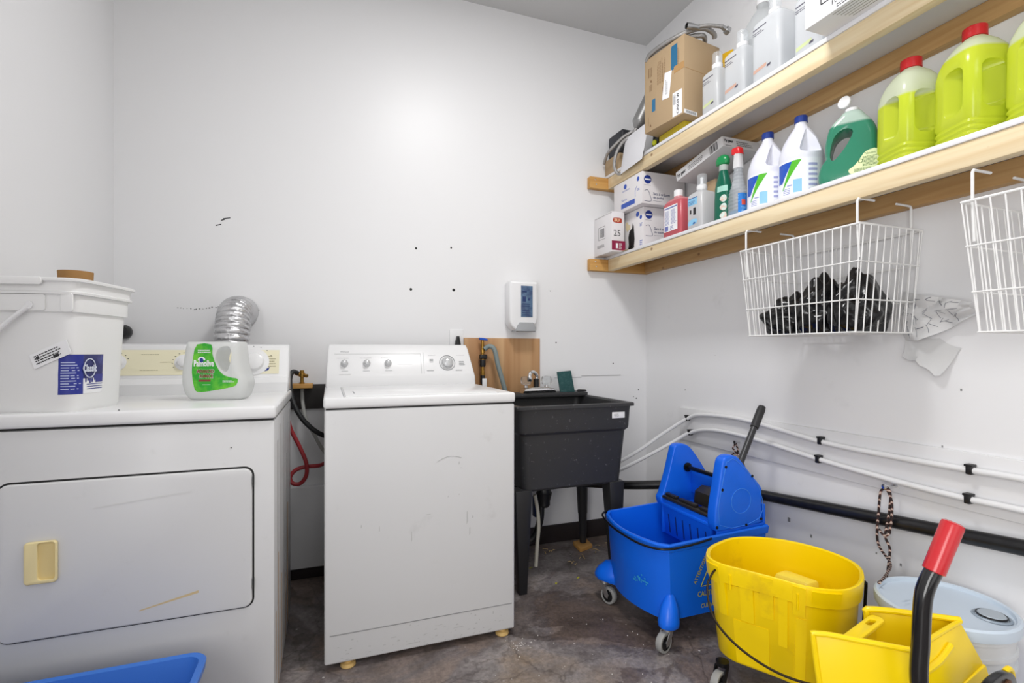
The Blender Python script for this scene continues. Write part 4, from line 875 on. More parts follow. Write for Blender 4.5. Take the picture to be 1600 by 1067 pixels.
# ------------------------------------------------------------------ blue recycling bin in front of the dryer
t = thing('recycling_bin', 'blue open plastic bin in front of the dryer, cut by the bottom edge', 'bin', (-.55, 1.34, 0))
def bb(z, x0_, x1_, y0_, y1_, r): return [Vector((x0_+p[0], y0_+p[1], z)) for p in rrect(x1_-x0_, y1_-y0_, r)]
BINM = mat('bin_blue', '#3d76cf', .4); 
MB().loft([bb(0, -.80, -.35, 1.19, 1.46, .03), bb(.265, -.83, -.308, 1.155, 1.49, .04), bb(.267, -.842, -.296, 1.143, 1.502, .045), bb(.285, -.844, -.294, 1.141, 1.504, .045), bb(.289, -.84, -.298, 1.145, 1.50, .042), bb(.286, -.828, -.310, 1.157, 1.488, .035), bb(.02, -.795, -.355, 1.195, 1.455, .03), bb(.015, -.79, -.36, 1.2, 1.45, .03)]).build('bin_body', BINM, t)
MB().box((-.297, 1.33, .225), (-.262, 1.40, .255), .006).build('handle_tab', BINM, t)

# ------------------------------------------------------------------ wire baskets under the lower shelf
WIRE = mat('white_wire', (.84, .84, .83, 1), .35)
def basket():
    t = thing('wire_basket', 'white wire basket of black bags hanging under the lower shelf', 'basket', (1.64, 1.28, 1.13), 'wire baskets hanging from the lower shelf', local=True)
    hx, hy = .143, .232; H = .327           # half sizes at the top rim, height
    fx = lambda z: -hx+.0+(.018)*(1-z/H); ky = lambda z: hy-.028*(1-z/H)
    rimz = H
    m = MB(); r = .0028
    m.tube([(-hx, -hy, rimz), (-hx, hy, rimz), (hx, hy, rimz), (hx, -hy, rimz)], .0034, 8, 0, True); m.build('rim', WIRE, t)
    wires = []
    def W(pts, rad=.0019):
        MB().tube(pts, rad, 6, 0).build('wire', WIRE, t)
    n = 17
    for i in range(n):                      # U-shaped wires: front side, floor, back
        f = -1+2*i/(n-1)
        W([(-hx, f*hy, H), (fx(0), f*ky(0), 0), (hx-.01, f*ky(0), 0), (hx, f*hy, H)])
    n = 9
    for i in range(n):                      # end wires
        x = -hx+.018+(2*hx-.03)*i/(n-1)
        for s_ in (-1, 1): W([(x, s_*hy, H), (x+.004, s_*ky(0), 0)])
    for z in (.215, .10, .0):               # horizontals
        a, b_ = fx(z)-.002, ky(z)+.002; W([(a, -b_, z), (a, b_, z), (hx-.004, b_, z), (hx-.004, -b_, z), (a, -b_, z)], .0022)
    for x in (-.07, 0, .07): W([(x, -ky(0), 0), (x, ky(0), 0)], .0022)
    for y in (-hy+.015, hy-.018):           # hangers with hooked tops screwed to the shelf
        for x, dz in ((-hx+.01, .078), (hx-.03, .078)):
            MB().tube([(x+.008, y, H-.10), (x, y, H), (x, y, H+dz-.006), (x+.004, y, H+dz), (x+.055, y+.002, H+dz+.002), (x+.075, y, H+dz+.001)] if x < 0 else [(x, y, H-.10), (x, y, H), (x, y, H+dz-.006), (x-.004, y, H+dz), (x-.05, y+.002, H+dz+.002), (x-.07, y, H+dz+.001)], .0036, 8, 0).build('hanger', WIRE, t)
    return t
b1 = basket()
b1['label'] = 'white wire basket holding crumpled black plastic bags under the lower shelf'
dup(b1, (1.64, .560, 1.118), 'empty looking white wire basket cut off by the right edge of the photo')
# crumpled black bags
BAG = mat('black_bag', '#0e0e10', .22, bump=(16, .9))
def blob(name, c, sx, sy, sz, seed, label, peak=0):
    b = bmesh.new(); bmesh.ops.create_icosphere(b, subdivisions=5, radius=1)
    rg = random.Random(seed); ph = [rg.uniform(0, 6) for _ in range(12)]
    from mathutils import noise as nz
    for v in b.verts:
        p = v.co.copy(); n1 = nz.noise(p*1.8+Vector((seed*3.1, 0, 0))); n2 = 1-abs(nz.noise(p*2.1+Vector((0, seed*2.3, 0))))*2; n3 = 1-abs(nz.noise(p*4.5+Vector((0, 0, seed))))*2
        k = 1+.24*n1+.10*n2+.022*n3; q = p*k
        z = q.z*sz
        if peak and q.z > .2: z += peak*(.6+.8*nz.noise(Vector((p.y*3+seed, p.x*3, 0))))*max(0, 1-((q.y-.15*math.sin(seed))**2+q.x**2)*1.2)*(q.z-.2)*1.3
        v.co = Vector((c[0]+q.x*sx, c[1]+q.y*sy, max(c[2]+z, c[2]-sz*.72)))
    m = MB(); m.bm(b); return tag(m.build(name, BAG, sharp=180), label, 'plastic bag', 'black bags in the wire basket')
blob('plastic_bag', (1.630, 1.395, 1.134+.048), .090, .095, .068, 1, 'crumpled black plastic bag, leftmost and flattest in the wire basket', .035)
blob('plastic_bag', (1.630, 1.265, 1.134+.062), .092, .084, .090, 5, 'crumpled black plastic bag in the middle of the wire basket', .055)
blob('plastic_bag', (1.635, 1.150, 1.134+.064), .090, .070, .092, 9, 'crumpled black plastic bag, rightmost in the wire basket', .05)
# crumpled paper notice
m = MB(); n = 20; rows = []
from mathutils import noise as nz
for i in range(n+1):
    row = []
    for j in range(n+1):
        u, v = i/n, j/n
        y = 1.112-.215*u+.012*math.sin(v*4); zt = 1.268-.055*u; zb = 1.118-(.03*u if u < .5 else .015-(u-.5)*-.30)
        zb = 1.105+.11*max(0, u-.25)**1.1
        z = zt+(zb-zt)*v
        x = XW-.004-.035*u*(1-v)*1.3-.020*v*abs(math.sin(u*5))-.012*abs(nz.noise(Vector((u*3, v*3, .5))))*2
        row.append(Vector((x, y, z)))
    rows.append(row)
m.loft(rows, (0, 0), closed=False); pn = tag(m.build('paper_notice', mat('crumpled_paper', '#dcdcdc', .8, bump=(40, .5)), solid=.0008, sharp=25), 'crumpled paper notice curling off the right wall between the wire baskets', 'paper')
m = MB()
def pp(u, v):
    i = min(n-1, int(u*n)); j = min(n-1, int(v*n)); a = rows[i][j].lerp(rows[i+1][j], u*n-i); b_ = rows[i][j+1].lerp(rows[i+1][j+1], u*n-i); return a.lerp(b_, v*n-j)+Vector((-.0012, 0, 0))
rg = random.Random(5)
for u0_, v0_, s_ in [(.08+.16*a, .12+.3*b_, 0) for a in range(5) for b_ in range(3)]:
    for k in range(3):
        du_, dv_ = rg.choice([(.1, .0), (0, .2), (.08, .14), (.06, -.1)]); uu = u0_+rg.uniform(-.02, .03); vv = v0_+rg.uniform(-.03, .05)
        m.tube([pp(uu, vv), pp(min(.98, uu+du_/2), max(.02, min(.98, vv+dv_/2))), pp(min(.98, uu+du_), max(.02, min(.98, vv+dv_)))], .0007, 4, 0)
m.build('handwriting', mat('pencil', '#7b7d85', .7), pn)
m = MB(); rows2 = [[Vector((XW-.0015-.022*v*v-.008*abs(nz.noise(Vector((u*3, v*2, 3)))), 1.105-.155*u*(1-.3*v), 1.14-.06*u*0-.085*v-.06*u+.02*nz.noise(Vector((u*4, v*2, 7))))) for v in [k/8 for k in range(9)]] for u in [k/8 for k in range(9)]]
m.loft(rows2, (0, 0), closed=False); m.build('torn_flap', mat('torn_paper', '#d2d2d2', .8), pn, sharp=30)

# ------------------------------------------------------------------ goods on the lower shelf
CARD = mat('white_carton', '#e4e1e2', .6); KRAFT = mat('kraft_card', '#b39a79', .8, bump=(25, .15)); KRAFT2 = mat('kraft_edge', '#a77d4f', .8)
def carton(name, label, lo, hi, m_=None, cat='box', rotz=0, group=None, tilt=0):
    c = ((lo[0]+hi[0])/2, (lo[1]+hi[1])/2, lo[2]); h = [(hi[i]-lo[i])/2 for i in range(3)]
    t = thing(name, label, cat, c, group, local=True, rot=(tilt, 0, rotz))
    b = MB().box((-h[0], -h[1], 0), (h[0], h[1], h[2]*2), .0015).build('carton', m_ or CARD, t)
    return t, b, h
# box at the far end
t, b, h = carton('cardboard_box', 'white carton with framed barcode, leftmost on the lower shelf', (1.443, 2.362, ZL), (1.522, 2.552, 1.835))
m = MB(); w0 = (-h[0], .0, 0)
def W_(y, z): return Vector((-h[0], y, z))       # west face point, y from +h (left) to -h (right)
for p, q in (((.045, .085), (-.025, .085)), ((.045, .155), (-.025, .155)), ((.045, .085), (.045, .155)), ((-.025, .085), (-.025, .155))):
    m.cyl((-h[0]-.0003, p[0], p[1]), (-h[0]-.0003, q[0], q[1]), .0008, 6)
for i in range(10): m.quad(W_(.03-i*.0048, .095), -Y, Z, .0016+.001*(i % 3), .05)
m.fine(W_(.06, .04), -Y, Z, .10, .018, 3); m.flat = 1; m.build('lettering', INK, b)
m = MB(); S_ = lambda x, z: Vector((x, -h[1], z)); m.text('25', S_(-h[0]+.012, .085), X, Z, h=.034, w=.042); m.flat = 1; m.build('lettering', INK, b)
m = MB(); m.quad(S_(-h[0]+.0, .008), X, Z, .085, .052); m.flat = 1; m.build('maroon_panel', mat('maroon_print', '#8d1d43', .5), b)
m = MB(); m.quad(S_(-h[0]+.025, .018), X, Z, .014, .028, .0006); m.fine(S_(-h[0]+.045, .015), X, Z, .02, .035, 5); m.flat = 1; m.build('lettering', PAPER, b)
m = MB(); m.poly(outline([(0, .006), (.012, 0), (.05, 0), (.056, .01), (.05, .026), (.01, .026), (0, .02)], 3), S_(-h[0]+.008, .158), X, Z); m.flat = 1; m.build('red_badge', mat('red_badge', '#b0402e', .5), b)
m = MB(); m.text('SU', S_(-h[0]+.014, .163), X, Z, w=.034, h=.018, bold=.04); 
for v in m.v: v.y -= .0004
m.flat = 1; m.build('lettering', mat('cream_ink', '#f0c9a0', .5), b)
m = MB(); m.box((-h[0]-.0004, -h[1], .212), (-h[0], h[1]-.01, .2135)); m.build('flap_line', INK, b)

def bagbox(label, lo, hi, hole=False, rotz=0):
    t, b, h = carton('cardboard_box', label, lo, hi, rotz=rotz, group='white cartons of bin bags'); H = h[2]*2
    m = MB()
    m.lathe([(.0225, 0), (.0225, .0006)], (-h[0]+.034, -h[1], H-.040), (0, -1, 0), 28); m.flat = 1; m.build('badge', NAVY, b)
    m = MB(); m.quad((-h[0]+.016, -h[1]-.0006, H-.044), X, Z, .036, .007); m.flat = 1; m.build('badge_bar', PAPER, b)
    m = MB(); m.fine((-h[0]+.012, -h[1], H-.07), X, Z, .05, .004, 1)
    m.tube([(-h[0]+.015, -h[1]-.0004, H-.10), (-h[0]+.035, -h[1]-.0004, H-.095), (-h[0]+.05, -h[1]-.0004, H-.125), (-h[0]+.055, -h[1]-.0004, H-.15), (-h[0]+.015, -h[1]-.0004, H-.152)], .0012, 6, 4)
    m.text('Sacs à ordures', (-h[0]+.068, -h[1], H-.118), X, Z, w=.105, h=.015, bold=.02); m.text('de qualité', (-h[0]+.068, -h[1], H-.138), X, Z, w=.066, h=.014, bold=.02); m.fine((-h[0]+.068, -h[1], H-.148), X, Z, .07, .004, 1)
    m.flat = 1; m.build('lettering', mat('grey_blue_ink', '#4a4f6e', .5), b)
    m = MB(); w_ = lambda y, z: Vector((-h[0], y, z))
    if not hole:
        m.quad(w_(.06, .016), -Y, Z, .13, .026); m.lathe([(.012, 0), (.012, .0004)], w_(-.10, H-.03), (-1, 0, 0), 16); m.lathe([(.014, 0), (.014, .0004)], w_(.02, H-.035), (-1, 0, 0), 12); m.fine(w_(.05, H-.06), -Y, Z, .10, .008, 2)
        m.text('Sacs', w_(.055, .055), -Y, Z, w=.05, h=.012); m.tube([w_(-.075, .05)-X*.0004, w_(-.075, .08)-X*.0004, w_(-.09, .10)-X*.0004], .0012, 6, 3)
        m.fine(w_(-.09, .075), -Y, Z, .03, .014, 2)
    else:
        m.lathe([(.014, 0), (.014, .0004)], w_(-.085, H-.028), (-1, 0, 0), 16); m.lathe([(.011, 0), (.011, .0004)], w_(-.115, H-.05), (-1, 0, 0), 16); m.fine(w_(-.105, .12), -Y, Z, .025, .02, 3); m.fine(w_(-.105, .02), -Y, Z, .028, .03, 3)
    m.flat = 1; m.build('lettering', mat('blue_print', '#3558b5', .5), b)
    if hole:
        m = MB(); m.poly([(0, 0), (.055, .004), (.062, .05), (.055, .12), (.045, .14), (.038, .115), (.012, .10), (.002, .07), (.006, .03)], w_(.004, .012), -Y, Z, .0006); m.flat = 1; m.build('torn_hole', mat('hole_dark', '#141110', .5), b)
        m = MB(); m.poly([(0, 0), (.03, .008), (.028, .03), (.012, .035), (.004, .05), (-.012, .052), (-.014, .02)][::1], w_(.012, .118), -Y, Z, .0012)
        m.add([w_(.015, .001)-X*.002, w_(-.07, .001)-X*.002, Vector((-h[0]-.044, -.055, .0035)), Vector((-h[0]-.050, .01, .0035))], [[0, 1, 2, 3]]); m.flat = 1; m.build('torn_flap', mat('torn_card', '#e2d2ac', .8), b, solid=.001)
        m = MB(); m.tube([w_(.0, .018)-X*.002, w_(-.036, .03)-X*.003, w_(-.052, .02)-X*.002], .004, 6, 3); m.build('black_bag_fold', BAG, b)
    return t
bagbox('white bin bag carton with a torn hole in its side, on the lower shelf', (1.55, 2.225, ZL), (1.78, 2.50, 1.833), True)
bagbox('white bin bag carton lying on top of two other cartons, lower shelf', (1.512, 2.182, 1.836), (1.782, 2.452, 2.001))

# red liquid bottle
def bottle(name, label, cat, loc, rings, m_, n=5, rotz=0, group=None):
    t = thing(name, label, cat, loc, group, local=True, rotz=rotz)
    b = MB().loft([sell(z, hx, hy, k) for z, hx, hy, k in rings]).build('bottle_body', m_, t, sharp=50)
    return t, b
RT = [(0, .040, .064, 6), (.004, .044, .068, 6), (.162, .044, .068, 6), (.182, .034, .056, 4), (.190, .022, .024, 2), (.2, .02, .02, 2)]
t, b = bottle('soap_bottle', 'red liquid refill bottle with white cap beside the torn carton', 'bottle', (1.575, 1.975, ZL), RT, mat('red_liquid', '#d96a74', .25, transl=.3, level=(.172, '#e8a0a4')))
MB().lathe([(.021, .197), (.0215, .2), (.0215, .226), (.019, .228), (.0005, .228)], n=26).build('cap', WPL, t)
m = MB(); m.quad((-.0445, .050, .03), -Y, Z, .098, .12, .0004); m.flat = 1; lb = m.build('label', PAPER, b)
m = MB(); m.quad((-.0450, .047, .138), -Y, Z, .092, .006, .0004); m.fine((-.0450, .045, .062), -Y, Z, .04, .07, 12); m.fine((-.0450, .0, .062), -Y, Z, .042, .07, 12); m.quad((-.0450, .045, .034), -Y, Z, .026, .022, .0004); m.fine((-.045, .005, .036), -Y, Z, .03, .02, 3); m.flat = 1; m.build('lettering', mat('slate_ink', '#6c74b0', .5), lb)

# foam soap refills: clear square bottles with a white pump under a clear dome
FR = mat('frosted_bottle', (.86, .88, .90, 1), .2, transl=.3, alpha=.72)
DOME = mat('clear_dome', (.9, .93, .95, 1), .08, alpha=.22)
def pump_bottle(label, loc, kind, rotz=0, group='clear soap refill bottles', sx=.046, sy=.050, hb=.165):
    rt = [(0, sx-.004, sy-.004, 6), (.004, sx, sy, 6), (hb-.01, sx, sy, 6), (hb, sx-.006, sy-.006, 5), (hb+.012, .022, .022, 2), (hb+.02, .02, .02, 2)]
    t, b = bottle('pump_bottle', label, 'bottle', loc, rt, FR, rotz=rotz, group=group)
    z = hb+.016
    m = MB(); m.lathe([(.022, z), (.023, z+.003), (.023, z+.018), (.017, z+.024), (.009, z+.026), (.007, z+.030), (.007, z+.055), (.004, z+.058), (.0005, z+.058)], n=24); m.build('pump', WPL, t)
    MB().lathe([(.022, z+.020), (.0215, z+.066), (.018, z+.070), (.0005, z+.070)], n=24, cap=(0, 0)).build('clear_dome', DOME, t)
    m = MB()
    if kind == 'blue':
        m.quad((-sx, sy-.012, hb-.055), -Y, Z, .060, .030, .0005); m.poly(outline([(0, 0), (.05, .004), (.055, .022), (.03, .026), (.004, .02)], 3), (-sx, sy-.016, .022), -Y, Z, .0005)
        m.flat = 1; m.build('label', mat('sky_label', '#8cc4e6', .4), b)
        m = MB(); m.quad((-sx, sy-.012, hb-.025), -Y, Z, .062, .004, .0009); m.fine((-sx-.0005, sy-.015, hb-.05), -Y, Z, .05, .018, 3); m.poly([(.028, .0), (.042, .0), (.046, .007), (.034, .01)], (-sx, sy-.016, .024), -Y, Z, .001); m.flat = 1; m.build('lettering', mat('mid_blue_ink', '#2e5f9c', .5), b)
        m = MB(); m.quad((-sx, sy-.048, hb-.10), -Y, Z, .016, .032, .0005); m.quad((-sx, sy-.025, hb-.092), -Y, Z, .010, .018, .0005); m.flat = 1; m.build('pictogram', INK, b)
    else:
        m.poly([(0, 0), (.060, .008), (.060, .020), (0, .014)], (-sx, sy-.014, .040), -Y, Z, .0005); m.flat = 1; m.build('label', mat('peach_label' if kind == 'peach' else 'lime_label', '#c9a494' if kind == 'peach' else '#c9d3a0', .4), b)
        m = MB(); m.quad((-sx, sy-.012, hb-.030), -Y, Z, .062, .004, .0005); m.fine((-sx, sy-.012, hb-.05), -Y, Z, .055, .014, 2); m.poly([(0, 0), (.016, .002), (.018, .010), (.002, .009)], (-sx, -.01, .040), -Y, Z, .001); m.flat = 1; m.build('lettering', mat('plum_ink', '#54505f', .5), b)
    return t
pump_bottle('clear square soap refill with blue print and white pump, front of the lower shelf', (1.578, 1.818, ZL), 'blue')
pump_bottle('clear soap refill with white pump standing behind the green spray bottle', (1.71, 1.76, ZL), 'lime')
tag(MB().loft([sell(z, a, b_, 3) for z, a, b_ in ((ZL, .03, .04), (ZL+.005, .034, .044), (ZL+.17, .034, .044), (ZL+.19, .02, .02), (ZL+.195, .014, .014), (ZL+.225, .014, .014))]).build('dark_bottle', mat('navy_bottle', '#20306b', .3)), 'dark blue bottle behind the red liquid bottle on the lower shelf', 'bottle')
OBJ['dark_bottle'].location = (1.70, 2.02, 0)
carton('cardboard_box', 'plain brown carton half hidden behind the pump bottles on the lower shelf', (1.665, 1.83, ZL), (1.785, 1.955, 1.865), KRAFT)

# green spray bottle
t = thing('spray_bottle', 'dark green spray bottle with green domed cap and round white stickers', 'spray bottle', (1.577, 1.685, ZL), local=True, rotz=math.radians(10))
DG = mat('dark_green_plastic', '#0c5f49', .22)
GT = [(0, .026, .034, 3), (.004, .029, .037, 3), (.10, .028, .036, 3), (.15, .026, .034, 3), (.19, .021, .025, 2.5), (.21, .019, .021, 2), (.222, .018, .018, 2)]
b = MB().loft([sell(z, hx, hy, n_) for z, hx, hy, n_ in GT]).build('bottle_body', DG, t, sharp=60)
MB().lathe([(.017, .220), (.019, .222), (.0185, .245), (.016, .247)], n=24).build('collar', mat('grey_collar', '#a9b3ae', .3), t)
m = MB(); m.loft([sell(z, a, b_, 2.4, cy=c) for z, a, b_, c in ((.246, .014, .020, .0), (.252, .018, .030, .004), (.268, .0185, .031, .004), (.282, .015, .025, .004), (.290, .007, .012, .004))]); m.build('spray_head', mat('kelly_green', '#12864a', .3), t, sharp=70)
m = MB()
for z, r in ((.022, .0135), (.058, .0135), (.094, .0135)): wrap(m, [(a, b_, c, d) for a, b_, c, d in GT], lambda t_: 180, lambda t_: 181, z, z+.001, .001, 1, 1)
m = MB()
for z in (.026, .062, .098):
    n0 = 18; c0 = math.radians(205); P = []
    for j in range(n0):
        a = c0+math.cos(2*PI*j/n0)*.42; zz = z+math.sin(2*PI*j/n0)*.0155; _, hx, hy, k = interp(GT, zz); P.append(Vector((-(hx+.0012)*abs(math.cos(a))**(2/k), (hy+.0012)*abs(math.sin(a))**(2/k)*(1 if math.sin(a) > 0 else -1), zz)))
    m.add(P, [list(range(n0))])
m.flat = 1; m.build('round_sticker', mat('pearl_sticker', '#c9dcd6', .3, dirt=('#e0a38c', 60, .5, .6, .7)), b)
m = MB(); wrap(m, GT, 170, 240, .128, .152, .001, na=10); m.build('label', mat('mint_label', '#9fcfc0', .4), b)

# clear spray bottle with blue liquid and a red nozzle
t = thing('spray_bottle', 'clear ribbed spray bottle of blue liquid with a red nozzle', 'spray bottle', (1.590, 1.618, ZL), local=True, rotz=math.radians(6))
BT = [(0, .026, .036, 3), (.004, .029, .040, 3), (.06, .030, .040, 3), (.11, .027, .035, 3), (.15, .021, .024, 2.4), (.185, .018, .019, 2), (.21, .0165, .0165, 2)]
b = MB().loft([sell(z, hx+(.001*math.sin(z*420) if .03 < z < .2 else 0), hy+(.001*math.sin(z*420) if .03 < z < .2 else 0), n_) for z, hx, hy, n_ in [[q*.002]+interp(BT, q*.002)[1:] for q in range(106)]]).build('bottle_body', mat('clear_rib', (.72, .76, .80, 1), .12, transl=.25, alpha=.42), t, sharp=60)
MB().loft([sell(z, hx-.003, hy-.003, n_) for z, hx, hy, n_ in BT if z < .03]+[sell(.035, .026, .036, 3)]).build('liquid', mat('blue_liquid', '#1583b0', .1, transl=.3), b)
m = MB(); wrap(m, BT, 205, 285, .012, .10, .0018, na=14); lb = m.build('label', mat('azure_label', '#2b78c8', .3, dirt=('#a9e0f5', 40, .5, .65, .8)), b)
m = MB(); wrap(m, BT, 232, 262, .05, .072, .0026, na=6); m.build('label_badge', mat('orange_badge', '#d4503a', .4), lb)
m = MB(); m.loft([sell(z, a, a, 3) for z, a in ((.209, .016), (.212, .0185), (.235, .0175), (.262, .015), (.27, .0165))]); m.build('clear_collar', mat('milky_cap', (.83, .83, .84, 1), .2, alpha=.75), t)
m = MB(); m.loft([sell(z, a, b_, 4, cy=c) for z, a, b_, c in ((.268, .016, .018, 0), (.272, .017, .021, .003), (.292, .0165, .021, .005), (.297, .014, .018, .006))]); m.build('spray_head', mat('red_nozzle', '#d2262c', .3), t, sharp=60)

# big flat glove box
t, b, h = carton('glove_box', 'flat white Hy gear box tilted over the pump bottles under the upper shelf', (1.585, 1.70, 1.944), (1.79, 2.01, 1.99), mat('grey_white_carton', '#d4d3d4', .6), tilt=math.radians(-10.5))
t.location = (1.685, 1.845, 1.922); t['label'] = 'flat white glove box tilted over the pump bottles, just under the upper shelf'
m = MB(); m.text('Hy gear', (-h[0], .145, .010), -Y, Z, w=.06, h=.022, bold=.05); m.fine((-h[0], .07, .012), -Y, Z, .11, .022, 3); m.text('Hy gear', (-h[0]+.008, -h[1], .018), X, Z, w=.05, h=.018, bold=.05); m.fine((-h[0]+.075, -h[1], .012), X, Z, .09, .025, 3); m.fine((-h[0]+.012, -h[1], .004), X, Z, .04, .008, 1)
for i in range(9): m.quad((-h[0], -.075-i*.0055, .004), -Y, Z, .0018+.0014*(i % 3), .036)
m.flat = 1; m.build('lettering', INK, b)

# bleach jugs
HDPE = mat('white_hdpe', (.83, .84, .93, 1), .28, transl=.12)
t = thing('bleach_jug', 'white jug with dark blue cap, beside the clear spray bottle', 'jug', (1.62, 1.497, ZL), 'white jugs with blue caps', local=True, rotz=math.radians(0))
JT = [(0, .068, .068, 2), (.006, .073, .073, 2), (.155, .073, .073, 2), (.175, .070, .070, 2), (.215, .057, .057, 2), (.25, .037, .037, 2), (.272, .022, .022, 2), (.285, .0185, .0185, 2), (.292, .0185, .0185, 2)]
JT2 = [[z]+interp(JT, z)[1:] for z in [i*.0073 for i in range(41)]]
# shoulder scoop beside the grip
sc1 = MB().prism(outline([(-.020, .165), (.012, .160), (.030, .175), (.018, .225), (.0, .262), (-.012, .258), (-.020, .21)], 4), (-.10, -.052, 0), (-.45, -.89, 0), (0, 0, 1), (-.89, .45, 0), .001)
cut = MB(); O_ = Vector((0, 0, 0)); uu = Vector((.55, -.83, 0)).normalized(); ww = Vector((-.83, -.55, 0)).normalized()
cut.prism(outline([(.006, .168), (.050, .160), (.075, .18), (.058, .225), (.034, .262), (.020, .255), (.010, .21)], 4), uu*0+ww*.028, uu, Z, ww, .08)
b = MB().loft([sell(z, hx, hy, 2, N=48) for z, hx, hy, _ in JT2]).build('jug_body', HDPE, t, cut=[cut], sharp=50)
MB().lathe([(.0195, .287), (.0215, .288), (.0215, .309), (.020, .311), (.0005, .311)], n=28).build('cap', mat('navy_cap', '#1d3a8e', .35), t)
LB = [(z, a, b_, 2) for z, a, b_, _ in JT]
m = MB(); wrap(m, LB, 135, 285, .012, .138, .0006, na=36); lb = m.build('label', mat('label_white', '#eef0f8', .35), b)
m = MB(); wrap(m, LB, lambda q: 150+0*q, lambda q: 168+32*q, .062, .132, .0010, na=12); m.build('label_blue', mat('bleach_blue', '#1f52b8', .35, dirt=('#5aa7e6', 16, .52, .7, .8)), lb)
m = MB(); wrap(m, LB, lambda q: 168+30*q, lambda q: 170+52*q, .035, .134, .0011, na=12); m.build('label_green', mat('bleach_green', '#55b52c', .35), lb)
m = MB(); wrap(m, LB, 200, 222, .020, .066, .0010, na=8); m.build('label_sky', mat('bleach_sky', '#8fc3ee', .35), lb)
m = MB()
for k in range(6): wrap(m, LB, 238, 262, .02+k*.018, .028+k*.018, .0012, nz=1, na=8)
for k in range(4): wrap(m, LB, 172, 192, .018+k*.006, .0205+k*.006, .0012, nz=1, na=6)
wrap(m, LB, 184, 198, .045, .050, .0012, nz=1, na=6); m.build('lettering', mat('lilac_print', '#a3a7cf', .5), lb)
dup(t, (1.62, 1.350, ZL), 'white jug with dark blue cap, beside the green soap jug')

# green dish soap jug seen from behind
t = thing('dish_soap_jug', 'large translucent green soap jug with open white flip cap on the lower shelf', 'jug', (1.63, 1.172, ZL), local=True, rotz=math.radians(-57))
t.scale = (.94, .94, 1)
jl = [(-.066, 0), (.078, 0), (.084, .03), (.082, .10), (.078, .16), (.066, .195), (.044, .225), (.024, .245), (-.014, .245), (-.030, .232), (-.058, .205), (-.072, .165), (-.076, .12), (-.074, .095), (-.088, .075), (-.096, .045), (-.09, .015)]
sk = MB().prism(outline(jl, 4), (0, .048, 0), X, Z, -Y, .096, .026, 5)
hole = MB().prism(outline([(-.058, .095), (-.044, .088), (-.012, .125), (.008, .165), (.0, .180), (-.022, .182), (-.044, .165), (-.056, .13)], 5), (0, .08, 0), X, Z, -Y, .16)
b = sk.build('jug_body', mat('green_soap', '#3f9678', .14, transl=.30, level=(.200, '#cbe0d5'), coat=.4), t, cut=[hole])
m = MB(); m.lathe([(.021, .242), (.0215, .258), (.019, .26), (.0005, .26)], (.004, 0, 0), n=26); cp = m.build('cap', WPL, t)
MB().lathe([(.020, 0), (.021, .003), (.021, .009), (.019, .011), (.0005, .011)], (-.016, -.004, .283), (-.35, -.9, .15), n=26).build('flip_lid', WPL, cp)
m = MB(); P = [Vector((a, -.0485, z)) for a, z in outline([(.004, .030), (-.004, .045), (.012, .056), (.028, .075), (.045, .096), (.078, .098), (.082, .05), (.078, .018), (.04, .020)], 3)]
m.add(P, [list(range(len(P)))]); m.flat = 1; lb = m.build('label', mat('pale_lime_label', '#dfe8b8', .5), b)
m = MB(); m.text('Palmolive', (.042, -.0488, .086), X, Z, w=.03, h=.006); m.fine((.012, -.0488, .035), X, Z, .064, .012, 4); m.fine((.036, -.0488, .050), X, Z, .042, .032, 8); m.lathe([(.007, 0), (.007, .0003), (.005, .0003), (.005, 0)], (.030, -.0488, .068), (0, -1, 0), 12, (0, 0)); m.flat = 1; m.build('lettering', mat('olive_ink', '#5b7a45', .5), lb)

# yellow liquid jugs
YLQ = lambda n_, z: mat(n_, (.75, .84, .06, 1), .2, transl=.42, level=(z, '#e6ecd6'))
def yjug(label, loc, m_, rotz):
    t = thing('liquid_jug', label, 'jug', loc, 'jugs of yellow liquid with red caps', local=True, rotz=rotz)
    T = [(0, .060, .060, 5), (.005, .066, .066, 5), (.020, .068, .068, 5), (.026, .0635, .0635, 5), (.032, .068, .068, 5), (.040, .0635, .0635, 5), (.047, .068, .068, 5), (.056, .0635, .0635, 5), (.064, .0675, .0675, 5),
         (.20, .067, .067, 4.5), (.225, .064, .064, 4), (.250, .056, .056, 3.2), (.270, .044, .044, 2.6), (.284, .030, .030, 2.2), (.290, .023, .023, 2), (.296, .022, .022, 2)]
    body = MB().loft([sell(z, hx, hy, n_, N=56) for z, hx, hy, n_ in T])
    s2 = math.sqrt(.5); d = Vector((-s2, -s2, 0)); tt = Vector((s2, -s2, 0))
    cut = MB().prism(rrect(.056, .112, .016), d*.038+Z*.078-tt*.12, d*.62, Z, tt, .24)
    cut = MB().prism(outline([(p[0]*.72, p[1]) for p in rrect(.056, .122, .020, 4)], 1), d*.034+Z*.080-tt*.12, d, Z, tt, .24)
    b = body.build('jug_body', m_, t, cut=[cut], sharp=45)
    MB().lathe([(.0235, .290), (.0265, .291), (.0265, .318), (.0245, .320), (.0005, .320)], n=28).build('cap', mat('red_cap', '#c81e22', .35, bump=(90, .3)), t)
    return t
A_ = math.radians(-22)
yjug('jug of yellow liquid with red cap, filled least, next to the green soap jug', (1.625, .985, ZL), YLQ('yellow_liquid_low', .195), A_)
yjug('nearly full jug of yellow liquid with red cap, middle of the three yellow jugs', (1.625, .829, ZL), YLQ('yellow_liquid_high', .245), A_)
yjug('jug of yellow liquid cut off by the right edge of the photo', (1.625, .672, ZL), YLQ('yellow_liquid_mid', .21), A_)

